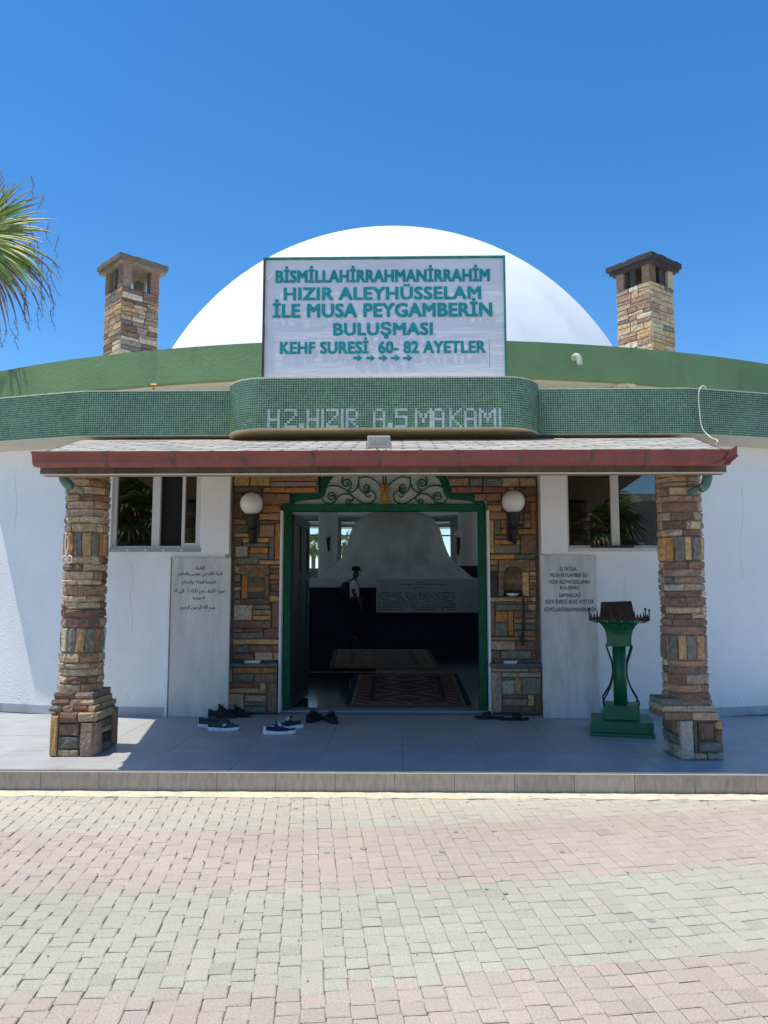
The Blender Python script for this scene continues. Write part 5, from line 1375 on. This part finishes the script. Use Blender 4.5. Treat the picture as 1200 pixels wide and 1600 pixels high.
# ================================================================== INTERIOR
tag(MB().grid(lambda u, v: (-12 + 24 * u, 8.22 + 24.5 * v, -.002), 4, 4).build('interior_floor', M_intf, None), kind='structure')
MB().box(-2.5, 2.5, 11.72, 11.78, -.0015, .004).build('floor_strip', M_sill, bld)
def rug(name, pts, z, label, seed, c0, c1, c2):
    # pts: 4 corners near-left, near-right, far-right, far-left
    t = thing(name, label, 'rug', ((pts[0][0] + pts[1][0]) / 2, (pts[0][1] + pts[3][1]) / 2, z))
    mb = MB(); NU, NV_ = 44, 70
    def P(u, v, zz):
        x = (pts[0][0] * (1 - u) + pts[1][0] * u) * (1 - v) + (pts[3][0] * (1 - u) + pts[2][0] * u) * v
        y = (pts[0][1] * (1 - u) + pts[1][1] * u) * (1 - v) + (pts[3][1] * (1 - u) + pts[2][1] * u) * v
        return (x, y, zz)
    vs = [P(i / NU, j / NV_, z + .008 + .001 * noise.noise(Vector((i, j, seed)))) for j in range(NV_ + 1) for i in range(NU + 1)]
    mb.v = vs
    for j in range(NV_):
        for i in range(NU):
            u = (i + .5) / NU; v = (j + .5) / NV_; e = min(u * 1.6, (1 - u) * 1.6, v * 3, (1 - v) * 3)
            if e < .06: c = c1
            elif e < .10: c = c2
            elif e < .30: c = c0 if (i // 2 + j // 2) % 3 else c2
            elif e < .35: c = c1
            else:
                k = (abs(u - .5) * 14 + abs(((v * 3) % 1) - .5) * 9) % 3
                c = c0 if k < 1.3 else (c1 if k < 2 else c2)
            mb.f.append([j * (NU + 1) + i, j * (NU + 1) + i + 1, (j + 1) * (NU + 1) + i + 1, (j + 1) * (NU + 1) + i]); mb.c.append(c); mb.mi.append(0)
    mb.build('rug_field', M_rug, t)
    mb = MB(); a = [P(0, 0, z), P(1, 0, z), P(1, 1, z), P(0, 1, z)]; mb.hull8(a, [(x, y, z + .006) for x, y, _ in a]); mb.build('rug_backing', mat('rug_back', (.16, .12, .09), .9, .1, 9, 0), t)
    mb = MB()
    for i in range(60):
        for v, dv in ((0, -.012), (1, .012)):
            p = P((i + .5) / 60, v, z + .004); q_ = P((i + .5) / 60, v + dv, z + .002); mb.tube([p, q_], .003, 4)
    tag(mb.build('fringe', mat('fringe', (.4, .35, .28), .9, .1, 9, 0), t), kind='stuff')
rug('near_rug', [(atz(538, 1104, 0).x, 8.4), (atz(738, 1104, 0).x, 8.4), (atz(716, 1055, 0).x, 11.45), (atz(553, 1055, 0).x, 11.45)], .0, 'patterned dark red rug just inside the doorway', 1, (.34, .10, .08), (.09, .07, .09), (.48, .36, .26))
rug('far_rug', [(atz(515, 1043, 0).x, 12.35), (atz(690, 1043, 0).x, 12.35), (atz(668, 1015, 0).x, 16.1), (atz(522, 1015, 0).x, 16.1)], .0, 'brownish woven rug farther inside, in front of the standing man', 2, (.34, .22, .15), (.24, .15, .11), (.44, .33, .23))
YE = 19.25
en = thing('tomb_enclosure', 'low navy clad enclosure wall with white marble top around the whitewashed rock', 'enclosure', (0, 21.5, 0))
z1 = at(600, 903, YE).z; zw = at(600, 918, YE).z
mb = MB(); mb.box(-3.4, 3.6, YE + .03, 23.8, 0.0, zw - .001); mb.build('navy_wall', M_navy, en)
mb = MB(); mb.box(-3.45, 3.65, YE, 23.83, zw, z1); mb.build('marble_top', M_whitem, en, bevel=.01)
prof_m = [(2.9, 0), (2.62, .06), (2.25, .2), (2.0, .36), (1.86, .6), (1.76, .9), (1.66, 1.2), (1.5, 1.5), (1.25, 1.75), (.9, 1.93), (.5, 2.02), (.02, 2.05)]
mz0 = z1 + .002; mcx = at(619, 870, 21.5).x
sc_ = 1.0
def wob(q_, z): return .035 * noise.noise(Vector((math.cos(q_) * 1.5, math.sin(q_) * 1.5, z * .9))) 
rocky = MB(); 
pm = [(max(hw / 1200 * 21.0, .02), at(620, py, 21.0).z) for hw, py in ((124, 903), (108, 890), (94, 879), (85, 867), (76, 845), (70, 825), (63, 813), (51, 803), (32, 797), (10, 794.5), (0, 794))]
pm[0] = (pm[0][0], mz0)
pm = [(v.x, v.y) for v in smoothpath([(a_, b_, 0) for a_, b_ in pm], 3)]
rocky.lathe(pm, mcx, 21.5, 64, wob=wob)
tag(rocky.build('whitewashed_rock', M_mound, None, smooth=True), 'big bell shaped whitewashed rock rising from the marble enclosure', 'rock')
# inscribed panel
ip = thing('inscribed_panel', 'pale panel of small dark script hung on the front of the enclosure', 'panel', (at(690, 957, YE).x, YE, at(690, 957, YE).z))
x0, x1 = at(588, 930, YE - .05).x, at(765, 930, YE - .05).x
za = at(650, 957, YE - .05).z; zb2 = at(650, 905, YE - .05).z
def PP(u, v, d=0): 
    return (x0 + (x1 - x0) * u, YE - .05 - d - .10 * (1 - v), za + (zb2 - za) * v + .03 * u * 0)
mb = MB(); mb.prism([(0, 0), (1, 0), (1, 1), (0, 1)], lambda p: PP(*p), lambda p: PP(p[0], p[1], -.03)); mb.build('panel_board', M_panel, ip, fixn=True)
mb = MB()
def dash(u0, u1, v, h):
    u = u0
    while u < u1:
        l = R.uniform(.006, .022); 
        if R.random() < .85:
            hh = h * R.uniform(.5, 1); vo = v + R.uniform(-.1, .1) * h
            mb.add([PP(u, vo, .002), PP(min(u + l, u1), vo, .002), PP(min(u + l, u1), vo + hh, .002), PP(u, vo + hh, .002)], [(0, 1, 2, 3)])
        u += l + .004
for k in range(9): dash(.015, .70, .08 + k * .062, .036)
for (v, a_, b_) in ((.72, .32, .38), (.78, .28, .46), (.86, .2, .62), (.92, .36, .42)): dash(a_, b_, v - .03, .03)
for k in range(12): dash(.76, .96, .1 + k * .05, .014)
tag(mb.build('script_rows', M_ink, ip), kind='stuff')
# columns and interior lamps
for px in (512, 731):
    q = at(px, 850, 25.0); MB().lathe([(.42, 0), (.42, .3), (.31, .32), (.31, 4.0), (.4, 4.05), (.4, 4.15)], q.x, 25.0, 28).build('column', M_int, bld, smooth=False)
for px in (-2, 1200 + 2):
    pass
for sx in (-1, 1):
    MB().lathe([(.3, 0), (.3, 4.1)], sx * 5.6, 14.5, 24).build('column', M_int, bld); MB().lathe([(.3, 0), (.3, 4.1)], sx * 7.4, 21, 24).build('column', M_int, bld)
wall_lamp(513, 834, 862, 'globe lamp on the left interior column seen through the doorway', 24.66, .13, .2, 'interior column lamps')
wall_lamp(716, 834, 868, 'globe lamp on the right interior column seen through the doorway', 24.66, .13, .2, 'interior column lamps')
q = at(728, 895, 24)
mb = MB(); mb.box(at(712, 895, 24.1).x, at(760, 895, 24.1).x, 24.1, 24.16, 1.3, at(712, 884, 24.1).z); tag(mb.build('lattice_screen', M_black, None), 'dark low screen at the far right behind the whitewashed rock', 'screen')
# side walls of entrance lobby
for s in (-1, 1):
    MB().box(min(s * 1.75, s * 1.85), max(s * 1.75, s * 1.85), 9.66, 10.2, 0, ZT - .002).build('lobby_wall', M_int, bld)

# ================================================================== PERSON
def skinbody(verts, edges, radii, sub=2, root=0):
    me = bpy.data.meshes.new('body'); me.from_pydata(verts, edges, [])
    o = bpy.data.objects.new('tmp', me); COL.objects.link(o)
    md = o.modifiers.new('skin', 'SKIN'); md.use_smooth_shade = True
    for i, r_ in enumerate(radii):
        me.skin_vertices[0].data[i].radius = (r_ if isinstance(r_, tuple) else (r_, r_)); me.skin_vertices[0].data[i].use_root = (i == root)
    sd = o.modifiers.new('sub', 'SUBSURF'); sd.levels = sub; sd.render_levels = sub
    bpy.context.view_layer.update()
    res = bpy.data.meshes.new_from_object(o.evaluated_get(bpy.context.evaluated_depsgraph_get())); bpy.data.objects.remove(o); return res
P0 = atz(553, 1001, 0); px_, py_ = P0.x, P0.y
def pv(x, y, z): return (px_ + x, py_ + y, z)
per = thing('person', 'man in dark cap, white t-shirt and dark trousers standing inside the shrine', 'person', (px_, py_, 0))
J = [(0, 0, .98), (0, 0, 1.12), (-.01, 0, 1.28), (-.01, 0, 1.42), (.015, 0, 1.50), (.045, 0, 1.60), (.05, 0, 1.70),      # 0-6 trunk, neck, head
     (-.01, -.17, 1.42), (.0, -.20, 1.15), (.13, -.19, .96), (.17, -.185, .88),      # near arm
     (-.01, .17, 1.42), (.02, .21, 1.15), (.16, .19, .96), (.20, .185, .88),
     (.0, -.09, .90), (.02, -.10, .50), (-.02, -.10, .09), (.13, -.11, .04),
     (.0, .09, .90), (-.02, .10, .50), (-.08, .10, .09), (.07, .11, .04)]
Ed = [(0, 1), (1, 2), (2, 3), (3, 4), (4, 5), (5, 6), (3, 7), (7, 8), (8, 9), (9, 10), (3, 11), (11, 12), (12, 13), (13, 14), (0, 15), (15, 16), (16, 17), (17, 18), (0, 19), (19, 20), (20, 21), (21, 22)]
Rr = [(.12, .14), (.115, .13), (.12, .15), (.09, .12), .05, (.095, .078), (.085, .07), .06, .043, .033, .03, .06, .043, .033, .03, .085, .058, .045, .035, .085, .058, .045, .035]
me = skinbody([pv(*j) for j in J], Ed, Rr)
link('body', me, M_skin, per, smooth=True)
def garment(js, ed, rr, name, m, k=1.14):
    idx = {j: i for i, j in enumerate(js)}
    me = skinbody([pv(*J[j]) for j in js], [(idx[a], idx[b]) for a, b in ed], [tuple(q_ * k for q_ in Rr[j]) if isinstance(Rr[j], tuple) else Rr[j] * k for j in js]); return link(name, me, m, per, smooth=True)
J += [(0, -.195, 1.22), (.01, .195, 1.22)]; Rr += [.056, .056]
garment([0, 1, 2, 3, 7, 23, 11, 24], [(0, 1), (1, 2), (2, 3), (3, 7), (7, 23), (3, 11), (11, 24)], None, 'shirt', M_shirt)
garment([0, 15, 16, 17, 19, 20, 21], [(0, 15), (15, 16), (16, 17), (0, 19), (19, 20), (20, 21)], None, 'trousers', M_trouser, 1.16)
mb = MB(); cz = 1.70
mb.lathe([(.105, cz - .01), (.108, cz + .03), (.095, cz + .075), (.06, cz + .10), (.01, cz + .11)], px_ + .045, py_, 16)
mb.hull8([pv(.10, -.075, cz - .012), pv(.22, -.05, cz - .03), pv(.22, .05, cz - .03), pv(.10, .075, cz - .012)], [pv(.10, -.075, cz + .006), pv(.22, -.05, cz - .02), pv(.22, .05, cz - .02), pv(.10, .075, cz + .006)])
mb.build('cap', M_trouser, per, smooth=False)
mb = MB(); mb.tube([pv(.13, 0, 1.615), pv(.165, 0, 1.59)], [.018, .014], 6); mb.tube([pv(.045, -.075, 1.60), pv(.045, -.088, 1.60)], [.028, .02], 8); mb.build('face_features', M_skin, per, smooth=True)
mb = MB(); mb.tube([pv(.15, -.19, .90), pv(.19, -.185, .80)], [.032, .02], 8)
for k in range(4): mb.tube(smoothpath([pv(.165 + .012 * k, -.195 + .006 * k, .84), pv(.185 + .013 * k, -.19, .79), pv(.195 + .012 * k, -.185, .755 + .006 * abs(k - 1))], 3), .009, 6)
mb.tube([pv(.17, -.175, .86), pv(.215, -.165, .82), pv(.225, -.16, .79)], .010, 6)
mb.build('hand', M_skin, per, smooth=True)
for sd, x in ((-1, .02), (1, -.04)):
    mb = MB(); mb.hull8([pv(x - .12, sd * .10 - .045, 0), pv(x + .16, sd * .11 - .04, 0), pv(x + .16, sd * .11 + .04, 0), pv(x - .12, sd * .10 + .045, 0)], [pv(x - .10, sd * .10 - .035, .09), pv(x + .12, sd * .11 - .03, .045), pv(x + .12, sd * .11 + .03, .045), pv(x - .10, sd * .10 + .035, .09)])
    mb.build('shoe', M_dark, per, bevel=.02)
mb = MB(); mb.lathe([(.05, 1.02), (.12, 1.05), (.14, 1.15), (.135, 1.3), (.09, 1.4), (.03, 1.42)], px_ - .2, py_, 14); bg_ = mb.build('shoulder_bag', M_bag, None, smooth=True)
tag(bg_, 'dark navy bag hanging at the back of the man inside', 'bag')
mb = MB(); mb.tube(smoothpath([pv(-.19, -.03, 1.38), pv(-.06, -.11, 1.47), pv(.06, -.10, 1.42), pv(.125, -.02, 1.28), pv(.14, .05, 1.15)], 4), .014, 6); s_ = mb.build('bag_strap', M_bag, bg_)

# ================================================================== PALMS
def palm_leaf_mesh(n=34, rad_=1.0, droop=.55, brown=.5, seed=0, threads=0, spread=150):
    rr = random.Random(seed); mb = MB()
    for i in range(n):
        a = rad(-spread + 2 * spread * i / (n - 1)) ; ln = rad_ * (1 - .25 * (abs(a) / 2.8) ** 2) * rr.uniform(.85, 1.08)
        wv = rad_ * .055; K = 8; br = rr.uniform(.45, .85)
        c_, s_ = math.cos(a), math.sin(a); pts = []
        dr = droop * rr.uniform(.6, 1.5) ; tw = rr.uniform(-.05, .05)
        for k in range(K + 1):
            t = k / K; w_ = wv * math.sin(math.pi * min(1, .12 + t * .55)) * (1 - t ** 2.5) + .002
            r_ = ln * t; z = -dr * ln * max(0, t - .35) ** 2 * 1.6 + .03 * rad_ * (i % 2) * t
            x = c_ * r_ * (1 - .25 * dr * max(0, t - .4)); y = s_ * r_ + tw * t * t
            pts.append(((x - s_ * w_, y + c_ * w_, z - w_ * .45), (x, y, z), (x + s_ * w_, y - c_ * w_, z - w_ * .45)))
        for k in range(K):
            t = k / K
            if t > br or rr.random() < .05: g = (.30, .20, .11) if rr.random() < .5 else (.17, .09, .06)
            else:
                v = rr.uniform(.8, 1.25); g = (.13 * v, .20 * v, .035 * v)
                if rr.random() < brown * .3: g = (.30, .30, .08)
            p, q_ = pts[k], pts[k + 1]
            mb.add([p[0], p[1], p[2], q_[0], q_[1], q_[2]], [(0, 1, 4, 3), (1, 2, 5, 4)], g)
    mb.tube([(-.9 * rad_, 0, -.12 * rad_), (-.4 * rad_, 0, -.03), (0, 0, 0)], [.03, .022, .014], 6, c=(.16, .17, .05))
    me = mb.mesh('leaf'); return me
leafmesh = [palm_leaf_mesh(seed=k, rad_=.95) for k in range(3)]
for lm in leafmesh: lm.materials.append(M_leaf)
def palm(x, y, h, label, nl=20, gz=ZS - .02, grp='fan palms', dead=8, seed=0, name='palm_tree', rl=1.0, trunk_r=.17):
    rr = random.Random(seed); t = thing(name, label, 'palm', (x, y, gz), grp)
    mb = MB(); prof = []
    N = int(h / .12)
    for i in range(N + 1):
        z = gz + (h) * i / N; prof.append((trunk_r * (1.25 - .35 * min(1, i / 8)) * (1 + .06 * (i % 2)), z))
    mb.lathe(prof, x, y, 14); mb.build('trunk', M_bark, t)
    for k in range(nl + dead):
        az_ = k * 2.39996 + rr.uniform(-.2, .2); e = (rad(75) - rad(110) * (k / nl)) if k < nl else rad(-50 - 25 * rr.random())
        o = bpy.data.objects.new('leaf', leafmesh[k % 3]); COL.objects.link(o); o.parent = t
        Lp = .85 * rl
        d = Vector((math.cos(az_) * math.cos(e), math.sin(az_) * math.cos(e), math.sin(e)))
        o.location = Vector((0, 0, h)) + d * Lp
        o.rotation_euler = (rr.uniform(-.3, .3), -e, az_); o.scale = (rl,) * 3
    return t
# tall fan palm whose lowest leaf hangs into the picture at upper left
pc = at(-120, 400, 10.2)
big_palm = palm(pc.x - .35, 10.25, pc.z - ZS - .25, 'fan palm reaching in from the left with green blades and dry brown tips', nl=14, dead=0, seed=4, grp=None)
for o in list(big_palm.children):           # keep the frame side free for the hand placed leaves
    if o.name.startswith('leaf'):
        wx = big_palm.location.x + o.location.x; 
        if wx > pc.x + .05: bpy.data.objects.remove(o)
def front_leaf(cx_, cz_, yy, a0, a1, n, ln, seed, brown, thr, dr):
    rr = random.Random(seed); mb = MB(); K = 12
    for i in range(n):
        a = rad(a0 + (a1 - a0) * i / (n - 1)); L_ = ln * rr.uniform(.82, 1.05); K = 12; yo = rr.uniform(-.10, .10) ; wv = .032
        br = rr.uniform(.66, .92) - brown * max(0, (-a) / 1.5)
        p = Vector((cx_, yy, cz_)); d = Vector((math.cos(a), yo, math.sin(a))); L0 = None; pts = []
        for k in range(K + 1):
            t = k / K
            pts.append(p.copy()); 
            d = (d + Vector((0, 0, -dr * (.3 + t * t * 2.2) / K * rr.uniform(.6, 1.4)))).normalized(); p = p + d * (L_ / K)
        for k in range(K):
            t0, t1 = k / K, (k + 1) / K
            w0 = wv * (1 - t0 ** 1.8) * (.35 + min(1, t0 * 2.5) * .65) + .0015; w1 = wv * (1 - t1 ** 1.8) * (.35 + min(1, t1 * 2.5) * .65) + .0015
            q0, q1 = pts[k], pts[k + 1]; tt = (q1 - q0).normalized(); nn = Vector((-tt.z, 0, tt.x))
            v = rr.uniform(.9, 1.3)
            if t0 > br: g = (.22, .12, .08) if rr.random() < .6 else (.36, .27, .17)
            elif t0 < .25: g = (.24 * v, .19 * v, .04 * v)
            else: g = (.20 * v, .29 * v, .045 * v) if (i % 3) else (.33 * v, .38 * v, .11 * v)
            f = Vector((0, .5, 0))
            mb.add([q0 + nn * w0 + f * w0, q0, q0 - nn * w0 + f * w0, q1 + nn * w1 + f * w1, q1, q1 - nn * w1 + f * w1], [(0, 1, 4, 3), (1, 2, 5, 4)], g)
        if rr.random() < thr:               # hanging dry threads
            q0 = pts[-1 - int(rr.random() * 3)]; m_ = 5; pl_ = [q0]
            for k in range(m_): pl_.append(pl_[-1] + Vector((rr.uniform(-.03, .045), rr.uniform(-.02, .02), -rr.uniform(.03, .11))))
            mb.tube(pl_, [.005, .006, .005, .004, .003, .002], 4, c=(.19, .11, .10))
            for k in range(1, m_):
                for s2 in (-1, 1): mb.tube([pl_[k], pl_[k] + Vector((s2 * rr.uniform(.02, .05), 0, -rr.uniform(.02, .07)))], [.003, .0015], 3, c=(.20, .12, .10))
    return mb.build('leaf', M_leaf, big_palm)
lc = at(-40, 368, 10.15)
front_leaf(lc.x, lc.z, 10.15, 95, -25, 38, 1.12, 3, .15, .15, .55)
front_leaf(lc.x - .1, lc.z - .1, 10.25, 40, -80, 30, 1.1, 5, .4, .5, .9)
front_leaf(lc.x - .05, lc.z - .05, 10.05, 80, -45, 30, 1.0, 11, .0, .05, .4)
front_leaf(lc.x, lc.z - .05, 10.1, 0, -72, 17, 1.6, 8, .5, 1.1, 1.2)
# palms beyond the windows at the back and palms in front, which the facade glass mirrors
q = at(490, 845, 44); palm(q.x, 44, q.z - ZS - .2, 'distant palm seen through the leftmost rear window of the shrine', nl=10, dead=3, seed=2, rl=.5, trunk_r=.13, grp='palms behind the shrine')
q = at(538, 850, 40); palm(q.x, 40, q.z - ZS + .1, 'distant shaggy palm seen through the rear window beside the interior column', nl=5, dead=8, seed=3, rl=.45, trunk_r=.13, grp='palms behind the shrine')
palm(-6.2, -4.2, 3.2, 'fan palm across the street, mirrored in the left window nearest the pillar', nl=24, dead=4, seed=6, rl=1.1, grp='palms across the street')
palm(-8.9, -7.5, 4.0, 'taller fan palm across the street, mirrored in the left window', nl=24, dead=5, seed=7, rl=1.2, grp='palms across the street')
palm(-4.3, -8.0, 2.3, 'short bushy palm across the street, mirrored low in the left window', nl=26, dead=2, seed=8, rl=1.1, grp='palms across the street')
kk = thing('market_stall', 'stall with white awning across the street, mirrored in the right window', 'stall', (8.2, -6, ZS))
mb = MB(); mb.hull8([(6.6, -7, 2.3), (9.8, -7, 2.3), (9.8, -4.6, 1.75), (6.6, -4.6, 1.75)], [(6.6, -7, 2.33), (9.8, -7, 2.33), (9.8, -4.6, 1.78), (6.6, -4.6, 1.78)]); mb.build('awning', M_canv, kk)
mb = MB(); mb.box(6.7, 9.7, -6.6, -5.2, ZS, .85); mb.build('counter', M_wood, kk, bevel=.01)
for sx, sy, hh in ((6.7, -4.7, 1.75), (9.7, -4.7, 1.75), (6.7, -6.9, 2.3), (9.7, -6.9, 2.3)): MB().tube([(sx, sy, ZS), (sx, sy, hh)], .03, 8).build('post', M_alu, kk)

hs_ = thing('house', 'low flat roofed house added across the street to darken the reflection in the right window', 'house', (12, -16, ZS))  # house added so the right window mirrors something darker than sky
mb = MB(); mb.box(7, 19, -20, -14, ZS, 4.6); mb.build('wall', mat('house_wall', (.34, .31, .27), .9, .1, 1, .1), hs_)
MB().box(6.7, 19.3, -20.3, -13.7, 4.6, 4.85).build('roof', M_cream, hs_)
for k in range(4):
    x = 8.2 + 2.8 * k; f = MB().box(x, x + 1.3, -13.995, -13.9, 1.4, 3.0).build('window', M_alu, hs_); MB().box(x + .08, x + 1.22, -13.895, -13.89, 1.48, 2.92).build('pane', M_dark, f)
palm(6.4, -9.5, 3.4, 'fan palm added across the street beside the white awning stall to darken the right window reflection', nl=24, dead=5, seed=9, rl=1.2, grp='palms across the street')  # extra palm, added to break up bright sky mirrored in the right window
